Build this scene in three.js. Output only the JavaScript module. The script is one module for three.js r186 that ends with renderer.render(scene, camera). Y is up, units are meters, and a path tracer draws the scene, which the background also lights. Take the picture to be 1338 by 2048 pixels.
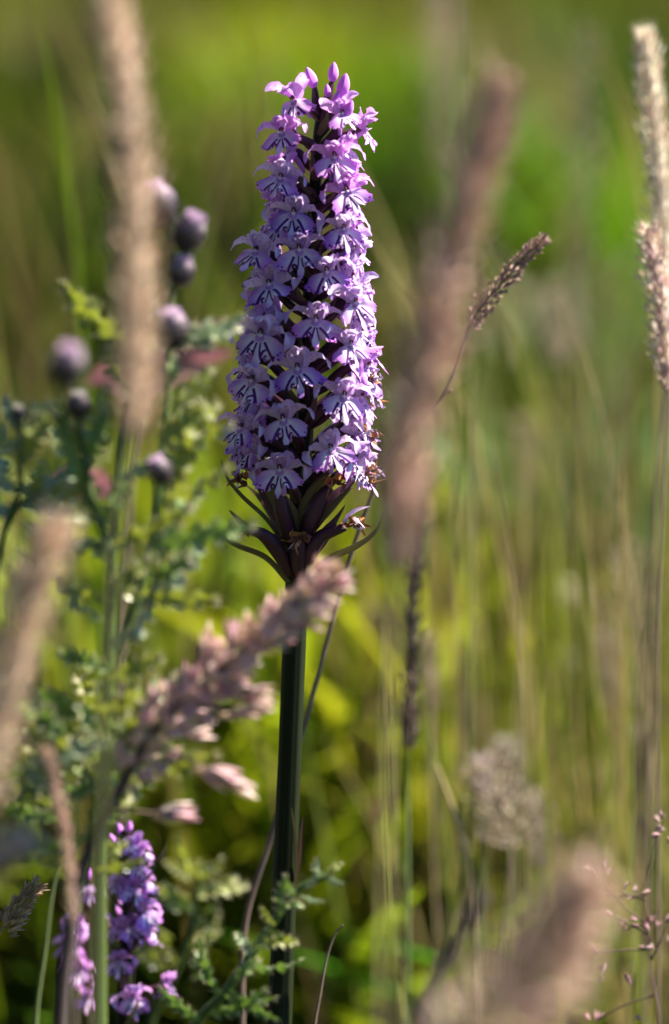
import * as THREE from 'three';
import { Sky } from 'three/addons/objects/Sky.js';
import { mergeGeometries } from 'three/addons/utils/BufferGeometryUtils.js';
import { ImprovedNoise } from 'three/addons/math/ImprovedNoise.js';

// ------------------------------------------------------------------ camera, sky, sun, exposure
const scene = new THREE.Scene();
const W = 669, H = 1024, PW = 1338, PH = 2048;
const DIST = 1.0, HALF = 0.1024, PITCH = THREE.MathUtils.degToRad(-8);
const camera = new THREE.PerspectiveCamera(2 * THREE.MathUtils.radToDeg(Math.atan(HALF / DIST)), W / H, 0.02, 900);
const AIM = new THREE.Vector3(0, 0.325, 0);
camera.position.set(0, AIM.y - Math.sin(PITCH) * DIST, Math.cos(PITCH) * DIST);
camera.lookAt(AIM);
camera.updateMatrixWorld(true);
camera.focus = 0.993;
camera.userData.fStop = 7.2;

const SUN = new THREE.Vector3(0.66, 0.74, -0.17).normalize();
const sky = new Sky();
sky.name = 'sky';
sky.scale.setScalar(800);
sky.userData.kind = 'structure';
const su = sky.material.uniforms;
su.sunPosition.value.copy(SUN);
su.turbidity.value = 5; su.rayleigh.value = 0.45; su.mieCoefficient.value = 0.006;
if (su.cloudCoverage) { su.cloudCoverage.value = 0.25; su.cloudDensity.value = 0.4; }
scene.add(sky);
scene.environmentIntensity = 0.1;
const sun = new THREE.DirectionalLight(new THREE.Color(1, 0.91, 0.76), 5);
sun.position.copy(SUN).multiplyScalar(6);
sun.castShadow = true;
sun.shadow.mapSize.set(4096, 4096);
Object.assign(sun.shadow.camera, { left: -3, right: 3, top: 3, bottom: -3, near: 0.1, far: 16 });
scene.add(sun, sun.target);
const renderer = new THREE.WebGLRenderer({ antialias: true });
renderer.setSize(W, H);
renderer.toneMapping = THREE.LinearToneMapping;
renderer.toneMappingExposure = 4.1;
renderer.shadowMap.enabled = true;

// ------------------------------------------------------------------ helpers
let seed = 20417;
const rnd = () => { seed = (seed + 0x6d2b79f5) | 0; let t = Math.imul(seed ^ (seed >>> 15), 1 | seed); t = (t + Math.imul(t ^ (t >>> 7), 61 | t)) ^ t; return ((t ^ (t >>> 14)) >>> 0) / 4294967296; };
const rr = (a, b) => a + (b - a) * rnd();
const V = (x, y, z) => new THREE.Vector3(x, y, z);
const U = 1e-4;                                        // a tenth of a millimetre
const noise = new ImprovedNoise();
const lerp = (a, b, t) => a + (b - a) * t;
const clamp = THREE.MathUtils.clamp;

// a point of the vertical plane z = const, found from where it shows in the photograph
function at(x, y, z = 0) {
  const d = V((x - PW / 2) / (PH / 2) * HALF, -(y - PH / 2) / (PH / 2) * HALF, -DIST).applyQuaternion(camera.quaternion);
  return camera.position.clone().addScaledVector(d, (z - camera.position.z) / d.z);
}
const pxAt = (z) => U * (camera.position.z - z) / Math.cos(PITCH);     // metres per photograph pixel at that plane

const names = new Map();
function numbered(name) { const n = names.get(name) ?? 0; names.set(name, n + 1); return n ? `${name}_${String(n).padStart(3, '0')}` : name; }
function thing(name, label, category, base, group) {
  const o = new THREE.Group(); o.name = numbered(name); o.position.copy(base);
  o.userData = { label, category }; if (group) o.userData.group = group;
  scene.add(o); o.updateMatrixWorld(true); return o;
}
function part(name, geo, mat, parent) {
  const m = new THREE.Mesh(geo, mat); m.name = name; m.castShadow = m.receiveShadow = true; parent.add(m); return m;
}
const toLocal = (pts, root) => pts.map((p) => p.clone().sub(root.position));

function curve(pts) { return pts.length === 2 ? new THREE.LineCurve3(pts[0], pts[1]) : new THREE.CatmullRomCurve3(pts, false, 'centripetal'); }
function frames(pts, n) {
  const c = curve(pts), P = [], T = [], N = [], B = [];
  for (let i = 0; i <= n; i++) { P.push(c.getPoint(i / n)); T.push(c.getTangent(i / n)); }
  let nn = Math.abs(T[0].y) > 0.9 ? V(0, 0, 1) : V(0, 1, 0);
  for (let i = 0; i <= n; i++) {
    nn = nn.clone().addScaledVector(T[i], -nn.dot(T[i])); if (nn.lengthSq() < 1e-9) nn = V(1, 0, 0); nn.normalize();
    N.push(nn); B.push(V(0, 0, 0).crossVectors(T[i], nn));
  }
  return { P, T, N, B };
}
function mk(pos, uv, idx, col) {
  const g = new THREE.BufferGeometry();
  g.setAttribute('position', new THREE.Float32BufferAttribute(pos, 3));
  g.setAttribute('uv', new THREE.Float32BufferAttribute(uv, 2));
  if (col) g.setAttribute('color', new THREE.Float32BufferAttribute(col, 3));
  g.setIndex(idx); g.computeVertexNormals(); return g;
}
// round tube with a radius that changes along it; ridges run along it; ends closed to a point
function tube(pts, rad, n = 24, m = 10, ridges = 0, depth = 0) {
  const { P, N, B } = frames(pts, n), pos = [], uv = [], idx = [];
  for (let i = 0; i <= n; i++) for (let j = 0; j <= m; j++) {
    const a = j / m * Math.PI * 2, r = rad(i / n) * (1 + depth * Math.cos(ridges * a));
    pos.push(P[i].x + r * (N[i].x * Math.cos(a) + B[i].x * Math.sin(a)), P[i].y + r * (N[i].y * Math.cos(a) + B[i].y * Math.sin(a)), P[i].z + r * (N[i].z * Math.cos(a) + B[i].z * Math.sin(a)));
    uv.push(j / m, i / n);
  }
  for (let i = 0; i < n; i++) for (let j = 0; j < m; j++) { const a = i * (m + 1) + j, b = a + m + 1; idx.push(a, a + 1, b, a + 1, b + 1, b); }
  for (const [i, s] of [[0, 1], [n, -1]]) {
    const c = pos.length / 3; pos.push(P[i].x, P[i].y, P[i].z); uv.push(0.5, i / n);
    for (let j = 0; j < m; j++) { const a = i * (m + 1) + j; s > 0 ? idx.push(c, a + 1, a) : idx.push(c, a, a + 1); }
  }
  return mk(pos, uv, idx);
}
// leaf or petal: a sheet along a spine; side = direction of its width; cup bends the edges along the normal; ruffle waves them
function sheet(pts, width, side, { cup = 0, n = 12, m = 6, ruffle = 0, waves = 5, twist = 0, phase = 0, jag = 0 } = {}) {
  const c = curve(pts), pos = [], uv = [], idx = [];
  for (let i = 0; i <= n; i++) {
    const s = i / n, p = c.getPoint(s), t = c.getTangent(s);
    const sd = side.clone().addScaledVector(t, -side.dot(t)).normalize();
    if (twist) sd.applyAxisAngle(t, twist * s);
    const nm = V(0, 0, 0).crossVectors(sd, t).normalize(), w = width(s);
    for (let j = 0; j <= m; j++) {
      const u = j / m * 2 - 1, ww = w * (1 + jag * Math.sin(s * 61 + u * 3) * Math.abs(u));
      const d = cup * w * u * u + ruffle * Math.sin(s * waves * Math.PI * 2 + phase + (u > 0 ? 0.8 : 0)) * u * u * Math.sin(Math.PI * Math.min(1, s * 1.1));
      pos.push(p.x + sd.x * u * ww + nm.x * d, p.y + sd.y * u * ww + nm.y * d, p.z + sd.z * u * ww + nm.z * d);
      uv.push(j / m, s);
    }
  }
  for (let i = 0; i < n; i++) for (let j = 0; j < m; j++) { const a = i * (m + 1) + j, b = a + m + 1; idx.push(a, b, a + 1, a + 1, b, b + 1); }
  return mk(pos, uv, idx);
}
function ovoid(a, b, nl = 8, ns = 10, tip = 1) {       // length a along y from 0, half width b, pointed by tip
  const prof = [];
  for (let i = 0; i <= nl; i++) { const s = i / nl; prof.push(new THREE.Vector2(Math.max(1e-7, b * Math.pow(Math.sin(Math.PI * Math.pow(s, 0.8)), tip)), s * a)); }
  return new THREE.LatheGeometry(prof, ns);
}
const q4 = (pos, dir, roll = 0, s = 1) => {
  const q = new THREE.Quaternion().setFromUnitVectors(V(0, 1, 0), dir.clone().normalize()).multiply(new THREE.Quaternion().setFromAxisAngle(V(0, 1, 0), roll));
  return new THREE.Matrix4().compose(pos, q, typeof s === 'number' ? V(s, s, s) : s);
};
function tinted(geo, matrix, color) {
  const g = geo.index ? geo.toNonIndexed() : geo.clone(); g.applyMatrix4(matrix);
  const n = g.attributes.position.count, c = new Float32Array(n * 3);
  for (let i = 0; i < n; i++) { c[3 * i] = color[0]; c[3 * i + 1] = color[1]; c[3 * i + 2] = color[2]; }
  g.setAttribute('color', new THREE.BufferAttribute(c, 3)); return g;
}
const mixc = (a, b, t) => a.map((v, i) => lerp(v, b[i], t));
const vary = (c, k) => { const f = 1 + rr(-k, k); return c.map((v) => clamp(v * f * (1 + rr(-k, k) * 0.3), 0, 0.95)); };

// ------------------------------------------------------------------ materials
const std = (o) => new THREE.MeshStandardMaterial({ side: THREE.DoubleSide, ...o });
const phys = (o) => new THREE.MeshPhysicalMaterial({ side: THREE.DoubleSide, thickness: 0, ...o });
const C = (r, g, b) => new THREE.Color().setRGB(r, g, b);
function canvas(w, h, draw) {
  const c = document.createElement('canvas'); c.width = w; c.height = h; draw(c.getContext('2d'), w, h);
  const t = new THREE.CanvasTexture(c); t.colorSpace = THREE.SRGBColorSpace; t.magFilter = THREE.LinearFilter; return t;
}
const hsl = (h, s, l) => `hsl(${h},${s}%,${l}%)`;

// the pigment of the lip: white throat, violet margins, dark loops and spots
function lipTexture(hue, sat, pale, edge, mark) {
  return canvas(512, 512, (g) => {
    const X = (x) => (x + 76) / 152 * 512, Y = (y) => (25 - y) / 130 * 512, S = 512 / 152;
    g.fillStyle = hsl(hue, sat, edge); g.fillRect(0, 0, 512, 512);
    const gr = g.createRadialGradient(X(0), Y(-18), 10, X(0), Y(-24), 205);
    gr.addColorStop(0, hsl(hue, sat * 0.5, pale + 5)); gr.addColorStop(0.4, hsl(hue, sat * 0.6, pale)); gr.addColorStop(0.64, hsl(hue, sat * 0.9, lerp(pale, edge, 0.6))); gr.addColorStop(0.86, hsl(hue, sat, edge)); gr.addColorStop(1, hsl(hue, sat, edge));
    g.fillStyle = gr; g.fillRect(0, 0, 512, 512);
    for (let i = 0; i < 240; i++) {                     // soft mottling
      g.globalAlpha = 0.05; g.fillStyle = hsl(hue + rr(-8, 8), sat, rr(edge - 10, pale + 8));
      g.beginPath(); g.ellipse(rr(0, 512), rr(0, 512), rr(6, 34), rr(6, 34), rr(0, 3), 0, 7); g.fill();
    }
    g.globalAlpha = 0.10; g.lineWidth = 1.6;            // fine veins
    for (let i = -12; i <= 12; i++) { const a = i * 0.11; g.strokeStyle = hsl(hue, 60, 45); g.beginPath(); g.moveTo(X(0), Y(6)); g.quadraticCurveTo(X(40 * Math.sin(a)), Y(-40 * Math.cos(a)), X(86 * Math.sin(a * 1.1)), Y(-90 * Math.cos(a * 1.1))); g.stroke(); }
    g.globalAlpha = 0.93; g.strokeStyle = g.fillStyle = mark; g.lineCap = 'round'; g.lineJoin = 'round';
    for (const s of [-1, 1]) {
      const j = () => rr(-2.5, 2.5);
      const p = (x, y) => [X(s * (x * 1.16 + j())), Y(y * 0.94 + j())];
      g.lineWidth = S * rr(6, 7.6);                   // outer loop
      g.beginPath(); g.moveTo(...p(11, -12)); g.bezierCurveTo(...p(20, -24), ...p(27, -38), ...p(30, -50)); g.bezierCurveTo(...p(32, -60), ...p(26, -60), ...p(19, -55)); g.stroke();
      g.lineWidth = S * rr(4.8, 6.2);                   // ring
      g.beginPath(); g.ellipse(X(s * 14.5 + j() * 0.6), Y(-33 + j()), S * 4.6, S * rr(8, 11), s * 0.22, rr(-0.6, 0.4), rr(4.2, 6.2)); g.stroke();
      g.lineWidth = S * rr(3.4, 4.6);                   // inner stroke towards the middle lobe
      g.beginPath(); g.moveTo(...p(3, -13)); g.bezierCurveTo(...p(4, -32), ...p(6, -44), ...p(15, -58)); g.stroke();
      for (const [x, y, r] of [[44, -44, 4], [50, -36, 3], [40, -56, 4.5], [53, -48, 4.2], [34, -68, 3.2], [7, -68, 4.4], [10, -78, 3.4], [58, -30, 2.6], [46, -62, 3.6], [16, -74, 2.8]])
        if (rnd() > 0.22) { g.beginPath(); g.ellipse(X(s * (x * 0.9 + j())), Y(y * 0.88 + j()), S * r * rr(0.7, 1.4), S * r * rr(0.6, 1.1), rr(0, 3), 0, 7); g.fill(); }
      g.globalAlpha = 0.7; for (let k = 0; k < 5; k++) { g.beginPath(); g.arc(X(s * rr(1, 9)), Y(rr(-12, 2)), S * rr(0.7, 1.2), 0, 7); g.fill(); } g.globalAlpha = 0.93;
    }
  });
}
function tepalTexture(hue, sat, pale, edge) {
  return canvas(128, 256, (g) => {
    const gr = g.createLinearGradient(0, 0, 128, 0);
    gr.addColorStop(0, hsl(hue, sat, edge)); gr.addColorStop(0.5, hsl(hue, sat * 0.7, pale)); gr.addColorStop(1, hsl(hue, sat, edge)); g.fillStyle = gr; g.fillRect(0, 0, 128, 256);
    g.globalAlpha = 0.22;
    for (let i = 0; i < 9; i++) { g.strokeStyle = hsl(hue + 4, 55, 42); g.lineWidth = rr(1, 2.5); g.beginPath(); g.moveTo(64 + (i - 4) * 4, 256); g.quadraticCurveTo(64 + (i - 4) * 20, 130, 64 + (i - 4) * 5, 0); g.stroke(); }
    g.globalAlpha = 0.5; g.fillStyle = hsl(286, 62, 36);
    for (let i = 0; i < 5; i++) { g.beginPath(); g.ellipse(rr(24, 104), rr(90, 220), rr(3, 8), rr(4, 10), 0, 0, 7); g.fill(); }
  });
}
const petalMat = (map) => phys({ map, roughness: 1, transmission: 0.46, specularIntensity: 0.5, sheen: 0.25, sheenRoughness: 0.5, sheenColor: C(0.9, 0.85, 1) });
const lipMats = [
  petalMat(lipTexture(283, 54, 91, 64, '#4e0a66')), petalMat(lipTexture(278, 54, 91, 62, '#560c72')),
  petalMat(lipTexture(287, 56, 92, 70, '#540a6c')), petalMat(lipTexture(280, 48, 92, 68, '#500d6a')),
  petalMat(lipTexture(291, 64, 88, 70, '#5c0a6e')), petalMat(lipTexture(294, 64, 89, 71, '#640c78')), petalMat(lipTexture(285, 50, 93, 74, '#621078')), petalMat(lipTexture(276, 56, 90, 60, '#4a0c6a')),
];
const tepalMats = [petalMat(tepalTexture(286, 42, 87, 79)), petalMat(tepalTexture(284, 44, 86, 75)), petalMat(tepalTexture(292, 58, 82, 75)), petalMat(tepalTexture(295, 60, 81, 73))];
const spurMat = phys({ color: C(0.50, 0.24, 0.60), roughness: 1, transmission: 0.2 });
const throatMat = phys({ color: C(0.74, 0.62, 0.74), roughness: 1, transmission: 0.15 });
const pollenMat = std({ color: C(0.10, 0.022, 0.012), roughness: 0.6 });
const budMat = phys({ map: tepalTexture(293, 62, 76, 66), roughness: 1, transmission: 0.2 });
const witherMats = [phys({ color: C(0.36, 0.135, 0.03), roughness: 1, transmission: 0.3 }), phys({ color: C(0.17, 0.055, 0.02), roughness: 1, transmission: 0.15 }), phys({ color: C(0.56, 0.46, 0.60), roughness: 1, transmission: 0.3 })];
const streaks = (base, cols, n = 80, w = 256, h = 512) => canvas(w, h, (g) => {
  g.fillStyle = base; g.fillRect(0, 0, w, h);
  for (let i = 0; i < n; i++) { g.globalAlpha = rr(0.1, 0.5); g.fillStyle = cols[Math.floor(rnd() * cols.length)]; g.fillRect(rr(0, w), rr(-h * 0.5, h), rr(1, 7), rr(h * 0.2, h * 1.2)); }
  for (let i = 0; i < n; i++) { g.globalAlpha = rr(0.1, 0.4); g.fillStyle = cols[Math.floor(rnd() * cols.length)]; g.fillRect(rr(0, w), rr(0, h), rr(1, 3), rr(1, 5)); }
});
const stemMat = phys({ map: streaks('#1b1f0d', ['#24300c', '#2c3e10', '#28151a', '#26380c', '#120b0a', '#301a1e', '#304410', '#2a3c0e']), roughness: 0.55, specularIntensity: 0.3 });
const ovaryMat = phys({ map: streaks('#402030', ['#542840', '#40401c', '#301420', '#5c3448'], 60, 128, 256), roughness: 0.5, specularIntensity: 0.6 });
const bractMats = [phys({ map: streaks('#5c5432', ['#553040', '#6c7430', '#40282c', '#626a2e', '#74504c'], 60, 128, 256), roughness: 1, transmission: 0.12 }), phys({ map: streaks('#5c4240', ['#6a2a4a', '#5e6034', '#48242e', '#7c5660'], 60, 128, 256), roughness: 1, transmission: 0.12 })];

// ------------------------------------------------------------------ ground
const GROUND_Y = 0;
{
  const g = new THREE.PlaneGeometry(600, 600, 160, 160); g.rotateX(-Math.PI / 2);
  const p = g.attributes.position, col = [];
  for (let i = 0; i < p.count; i++) {
    const x = p.getX(i), z = p.getZ(i), n = noise.noise(x * 0.13, z * 0.13, 2), far = Math.hypot(x, z);
    p.setY(i, far < 8 ? 0 : (noise.noise(x * 0.03, z * 0.03, 5) * 0.5) * Math.min(1, (far - 8) / 60) + Math.min(3, Math.max(0, far - 40) * 0.02));
    const c = mixc([0.045, 0.055, 0.014], [0.085, 0.08, 0.028], clamp(n + 0.5, 0, 1)); col.push(...c);
  }
  g.setAttribute('color', new THREE.Float32BufferAttribute(col, 3)); g.computeVertexNormals();
  const grain = canvas(512, 512, (c) => {
    c.fillStyle = '#b8b29a'; c.fillRect(0, 0, 512, 512);
    for (let i = 0; i < 5000; i++) { c.globalAlpha = rr(0.1, 0.4); c.fillStyle = ['#6a5a40', '#e0d8b0', '#8a9a50', '#50482c'][Math.floor(rnd() * 4)]; c.save(); c.translate(rr(0, 512), rr(0, 512)); c.rotate(rr(0, 6)); c.fillRect(0, 0, rr(4, 26), rr(1, 2.5)); c.restore(); }
  });
  grain.wrapS = grain.wrapT = THREE.RepeatWrapping; grain.repeat.set(1200, 1200);
  const m = new THREE.Mesh(g, std({ map: grain, vertexColors: true, roughness: 1 }));
  m.name = 'ground'; m.userData.kind = 'structure'; m.receiveShadow = true; scene.add(m);
}

// ------------------------------------------------------------------ meadow behind (nobody could count its blades)
function bladeTuft(n, spread, lean, w, len = 1, droop = 0.3) {
  const gs = [];
  for (let i = 0; i < n; i++) {
    const a = rr(0, 6.28), b = rr(0, 6.28), h = len * rr(0.55, 1), l = lean * rr(0.2, 1) * h, r = spread * Math.sqrt(rnd());
    const p0 = V(Math.cos(b) * r, -0.02, Math.sin(b) * r), dx = Math.cos(a), dz = Math.sin(a);
    gs.push(sheet([p0, V(p0.x + dx * l * 0.22, h * 0.45, p0.z + dz * l * 0.22), V(p0.x + dx * l * 0.6, h * 0.82, p0.z + dz * l * 0.6), V(p0.x + dx * l * (1 + droop), h * (1 - droop * 0.25), p0.z + dz * l * (1 + droop))],
      (s) => w * rr(0.95, 1.05) * Math.pow(1 - s, 0.6) * (0.6 + 0.4 * Math.min(1, s * 4)) + 1e-5, V(-dz, 0, dx), { n: 6, m: 2, cup: 0.35, twist: rr(-1, 1) }));
  }
  return mergeGeometries(gs);
}
const leafMat = phys({ color: C(1, 1, 1), roughness: 1, transmission: 0.5, specularIntensity: 0.04 }), glossMat = phys({ color: C(1, 1, 1), roughness: 1, transmission: 0.5, specularIntensity: 0.04, clearcoat: 0.12, clearcoatRoughness: 0.25 });
const dryMat = phys({ color: C(1, 1, 1), roughness: 1, transmission: 0.3, specularIntensity: 0.3 });
function stuff(name, label, category, geo, mat, list) {
  const m = new THREE.InstancedMesh(geo, mat, list.length), c = new THREE.Color();
  list.forEach((e, i) => { m.setMatrixAt(i, e.m); m.setColorAt(i, c.setRGB(...e.c)); });
  m.name = numbered(name); m.userData = { label, category, kind: 'stuff' }; m.castShadow = m.receiveShadow = true; scene.add(m);
}
const place = (x, y, z, yaw, sx, sy) => new THREE.Matrix4().compose(V(x, y, z), new THREE.Quaternion().setFromEuler(new THREE.Euler(rr(-0.12, 0.12), yaw, rr(-0.12, 0.12))), V(sx, sy, sx));
const FRESH = [0.08, 0.175, 0.005], LIME = [0.21, 0.25, 0.006], DEEP = [0.022, 0.05, 0.006], OLIVE = [0.17, 0.14, 0.028], BLUE = [0.10, 0.17, 0.07], STRAW = [0.36, 0.26, 0.11], BROWN = [0.13, 0.085, 0.035], PALE = [0.36, 0.36, 0.22];
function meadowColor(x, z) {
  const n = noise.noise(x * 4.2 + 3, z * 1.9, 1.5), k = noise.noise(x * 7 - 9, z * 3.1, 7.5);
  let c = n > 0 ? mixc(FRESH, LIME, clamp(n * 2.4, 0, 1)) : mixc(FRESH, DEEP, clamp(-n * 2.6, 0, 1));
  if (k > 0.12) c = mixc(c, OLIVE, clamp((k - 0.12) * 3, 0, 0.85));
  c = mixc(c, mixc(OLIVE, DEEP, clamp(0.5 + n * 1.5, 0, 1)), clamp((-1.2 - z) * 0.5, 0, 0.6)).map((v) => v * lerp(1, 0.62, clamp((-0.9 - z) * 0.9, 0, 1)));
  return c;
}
{
  const short = [], tall = [], thin = [];
  for (let i = 0; i < 9000; i++) {
    const z = -0.35 - 9 * Math.pow(rnd(), 1.7), half = 0.45 + (1 - z) * 0.16, x = rr(-half, half);
    if (z > -0.7 && rnd() < 0.6) continue;
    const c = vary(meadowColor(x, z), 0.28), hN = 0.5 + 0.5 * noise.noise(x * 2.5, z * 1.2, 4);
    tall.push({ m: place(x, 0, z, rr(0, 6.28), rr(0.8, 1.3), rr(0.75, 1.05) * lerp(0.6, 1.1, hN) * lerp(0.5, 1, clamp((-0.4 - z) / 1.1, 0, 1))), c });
  }
  for (let i = 0; i < 3500; i++) {
    const z = rr(-1.6, 1.6), x = rr(-0.9, 0.9);
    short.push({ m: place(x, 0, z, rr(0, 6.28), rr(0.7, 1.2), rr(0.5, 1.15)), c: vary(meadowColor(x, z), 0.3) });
  }
  for (let i = 0; i < 1000; i++) {
    const z = -0.22 - 3 * Math.pow(rnd(), 2), half = 0.3 + (1 - z) * 0.14, x = rr(-half, half);
    thin.push({ m: place(x, 0, z, rr(0, 6.28), rr(0.8, 1.2), rr(0.6, 1.1)), c: vary(rnd() < 0.6 ? mixc(FRESH, LIME, rnd()) : mixc(OLIVE, STRAW, rnd() * 0.8), 0.3) });
  }
  // clumps of one kind of grass, each a patch of its own colour: where it shows, how wide, how far behind, how thick
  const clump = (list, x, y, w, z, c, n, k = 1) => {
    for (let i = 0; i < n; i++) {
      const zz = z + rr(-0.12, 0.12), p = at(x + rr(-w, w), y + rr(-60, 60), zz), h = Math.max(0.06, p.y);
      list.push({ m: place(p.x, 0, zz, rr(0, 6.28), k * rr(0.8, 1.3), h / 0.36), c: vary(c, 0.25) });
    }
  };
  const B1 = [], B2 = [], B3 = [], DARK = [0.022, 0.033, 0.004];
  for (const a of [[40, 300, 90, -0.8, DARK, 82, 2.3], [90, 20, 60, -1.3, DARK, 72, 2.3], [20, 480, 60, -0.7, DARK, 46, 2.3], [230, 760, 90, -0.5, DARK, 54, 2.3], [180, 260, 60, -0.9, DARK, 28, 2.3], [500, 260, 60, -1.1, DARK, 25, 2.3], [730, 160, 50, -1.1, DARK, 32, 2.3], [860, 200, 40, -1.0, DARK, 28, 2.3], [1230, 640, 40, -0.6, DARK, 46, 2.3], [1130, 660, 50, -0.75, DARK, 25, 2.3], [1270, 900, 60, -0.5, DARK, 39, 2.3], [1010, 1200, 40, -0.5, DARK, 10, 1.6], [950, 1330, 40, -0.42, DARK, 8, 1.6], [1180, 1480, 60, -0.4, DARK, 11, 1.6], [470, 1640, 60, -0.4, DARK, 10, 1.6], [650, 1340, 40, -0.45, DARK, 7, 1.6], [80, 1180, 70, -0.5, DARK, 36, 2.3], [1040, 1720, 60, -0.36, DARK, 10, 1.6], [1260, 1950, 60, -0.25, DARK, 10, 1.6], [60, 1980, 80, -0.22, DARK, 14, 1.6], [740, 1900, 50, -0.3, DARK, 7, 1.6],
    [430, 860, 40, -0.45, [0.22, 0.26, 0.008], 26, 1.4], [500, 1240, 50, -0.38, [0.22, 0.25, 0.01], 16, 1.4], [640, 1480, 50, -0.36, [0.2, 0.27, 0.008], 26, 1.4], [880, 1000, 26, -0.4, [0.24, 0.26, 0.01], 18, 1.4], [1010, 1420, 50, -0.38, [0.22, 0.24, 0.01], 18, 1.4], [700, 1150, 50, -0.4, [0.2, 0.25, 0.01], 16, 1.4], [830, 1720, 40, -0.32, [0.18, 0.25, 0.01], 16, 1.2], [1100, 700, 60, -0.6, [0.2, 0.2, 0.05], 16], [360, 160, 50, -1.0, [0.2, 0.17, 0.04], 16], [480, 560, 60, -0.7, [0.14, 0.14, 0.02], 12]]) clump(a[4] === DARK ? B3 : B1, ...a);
  for (const a of [
    [20, -20, 60, -1.6, BLUE, 16], [110, -40, 60, -1.7, BROWN, 16], [100, 160, 70, -1.3, OLIVE, 16, 1.2], [60, 330, 110, -1.0, BROWN, 18], [80, 430, 110, -0.9, DEEP, 26], [100, 560, 110, -0.75, FRESH, 14], [20, 720, 50, -0.5, PALE, 3],
    [400, -20, 80, -1.5, OLIVE, 22], [470, 120, 70, -1.3, [0.22, 0.20, 0.05], 14], [340, 300, 60, -1.1, OLIVE, 12], [600, -30, 60, -1.3, LIME, 50, 1.0], [560, 40, 40, -1.2, FRESH, 14], [800, -30, 60, -1.5, OLIVE, 14], [825, 60, 40, -1.2, FRESH, 18], [400, 620, 60, -0.7, DEEP, 8],
    [1010, -20, 80, -1.5, [0.2, 0.17, 0.06], 20], [1100, 200, 60, -1.1, OLIVE, 16], [1180, 200, 36, -0.9, PALE, 7], [1170, 470, 34, -0.5, BLUE, 10, 1.4], [1240, 220, 36, -1.0, FRESH, 22, 1.3], [1250, -40, 60, -1.6, DEEP, 14], [1050, 460, 70, -0.9, OLIVE, 18], [1240, 620, 40, -0.7, DEEP, 14], [1260, 880, 60, -0.6, DEEP, 16], [800, 500, 60, -0.9, OLIVE, 16], [790, 720, 40, -0.7, FRESH, 10],
    [415, 800, 40, -0.62, LIME, 22, 1.3], [420, 900, 60, -0.55, FRESH, 14], [330, 900, 60, -0.6, DEEP, 12], [885, 880, 26, -0.5, LIME, 14, 1.2], [1100, 860, 90, -0.6, [0.2, 0.2, 0.03], 22], [1000, 980, 80, -0.55, OLIVE, 16], [1120, 1040, 70, -0.5, [0.22, 0.18, 0.05], 14], [680, 1040, 60, -0.55, LIME, 16], [750, 1120, 40, -0.5, FRESH, 10],
    [480, 1200, 60, -0.45, [0.2, 0.2, 0.04], 12], [660, 1440, 60, -0.42, LIME, 22, 1.2], [640, 1560, 60, -0.38, FRESH, 24, 1.35], [950, 1260, 60, -0.45, FRESH, 32, 1.35], [1010, 1380, 60, -0.42, LIME, 28, 1.35], [1100, 1250, 60, -0.42, FRESH, 24, 1.35], [1290, 1200, 40, -0.45, OLIVE, 14, 1.2], [1270, 1560, 60, -0.36, [0.06, 0.19, 0.006], 22, 1.3], [1330, 1560, 30, -0.36, LIME, 8], [800, 1560, 50, -0.38, FRESH, 28, 1.35], [870, 1640, 40, -0.36, LIME, 10], [440, 1480, 50, -0.4, LIME, 14], [470, 1640, 70, -0.36, [0.2, 0.15, 0.04], 12], [420, 1760, 60, -0.34, FRESH, 12], [700, 1800, 70, -0.34, [0.2, 0.15, 0.06], 14], [1150, 1800, 70, -0.34, OLIVE, 14], [1220, 1860, 60, -0.3, LIME, 28, 1.35], [820, 1850, 60, -0.32, LIME, 32, 1.35], [60, 1850, 70, -0.28, DEEP, 18], [60, 1300, 80, -0.45, FRESH, 14], [130, 1150, 60, -0.5, DEEP, 10],
  ]) clump(a[4] === PALE || a[4] === BLUE ? B2 : B1, ...a);
  const fan = [];
  for (let i = 0; i < 420; i++) {
    const zz = -0.12 - 0.5 * rnd(), p = at(rr(720, 1420), rr(150, 1300), zz), h = Math.max(0.1, p.y), q = new THREE.Quaternion().setFromEuler(new THREE.Euler(rr(-0.15, 0.15), rr(0, 6.28), rr(0.02, 0.3)));
    fan.push({ m: new THREE.Matrix4().compose(V(p.x + 0.12 * h, 0, zz), q, V(1, h / 0.4, 1)), c: vary(rnd() < 0.55 ? [0.17, 0.2, 0.02] : mixc([0.2, 0.17, 0.06], STRAW, rnd() * 0.8), 0.3) });
  }
  stuff('fine_grass_stems', 'fan of hair fine straw and olive grass stems right of the tall orchid', 'grass', bladeTuft(2, 0.01, 0.1, 0.0012, 0.42, 0.1), dryMat, fan);
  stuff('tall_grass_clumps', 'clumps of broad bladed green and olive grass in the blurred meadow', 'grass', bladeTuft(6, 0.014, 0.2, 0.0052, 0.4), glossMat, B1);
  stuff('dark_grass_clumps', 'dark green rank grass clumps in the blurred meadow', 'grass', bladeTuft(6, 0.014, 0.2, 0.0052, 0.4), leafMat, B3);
  stuff('broad_leaf_clumps', 'pale blue green broad leaves standing in the blurred meadow', 'leaves', bladeTuft(4, 0.012, 0.16, 0.009, 0.4), leafMat, B2);
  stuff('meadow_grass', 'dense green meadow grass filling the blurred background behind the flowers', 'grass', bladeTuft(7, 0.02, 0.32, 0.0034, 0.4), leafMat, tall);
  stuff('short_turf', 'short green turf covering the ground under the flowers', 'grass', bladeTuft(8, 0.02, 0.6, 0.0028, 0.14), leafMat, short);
  stuff('dry_grass_stems', 'thin straw coloured grass stems scattered through the blurred meadow', 'grass', bladeTuft(4, 0.02, 0.28, 0.0011, 0.45, 0.1), dryMat, thin);
}

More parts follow.
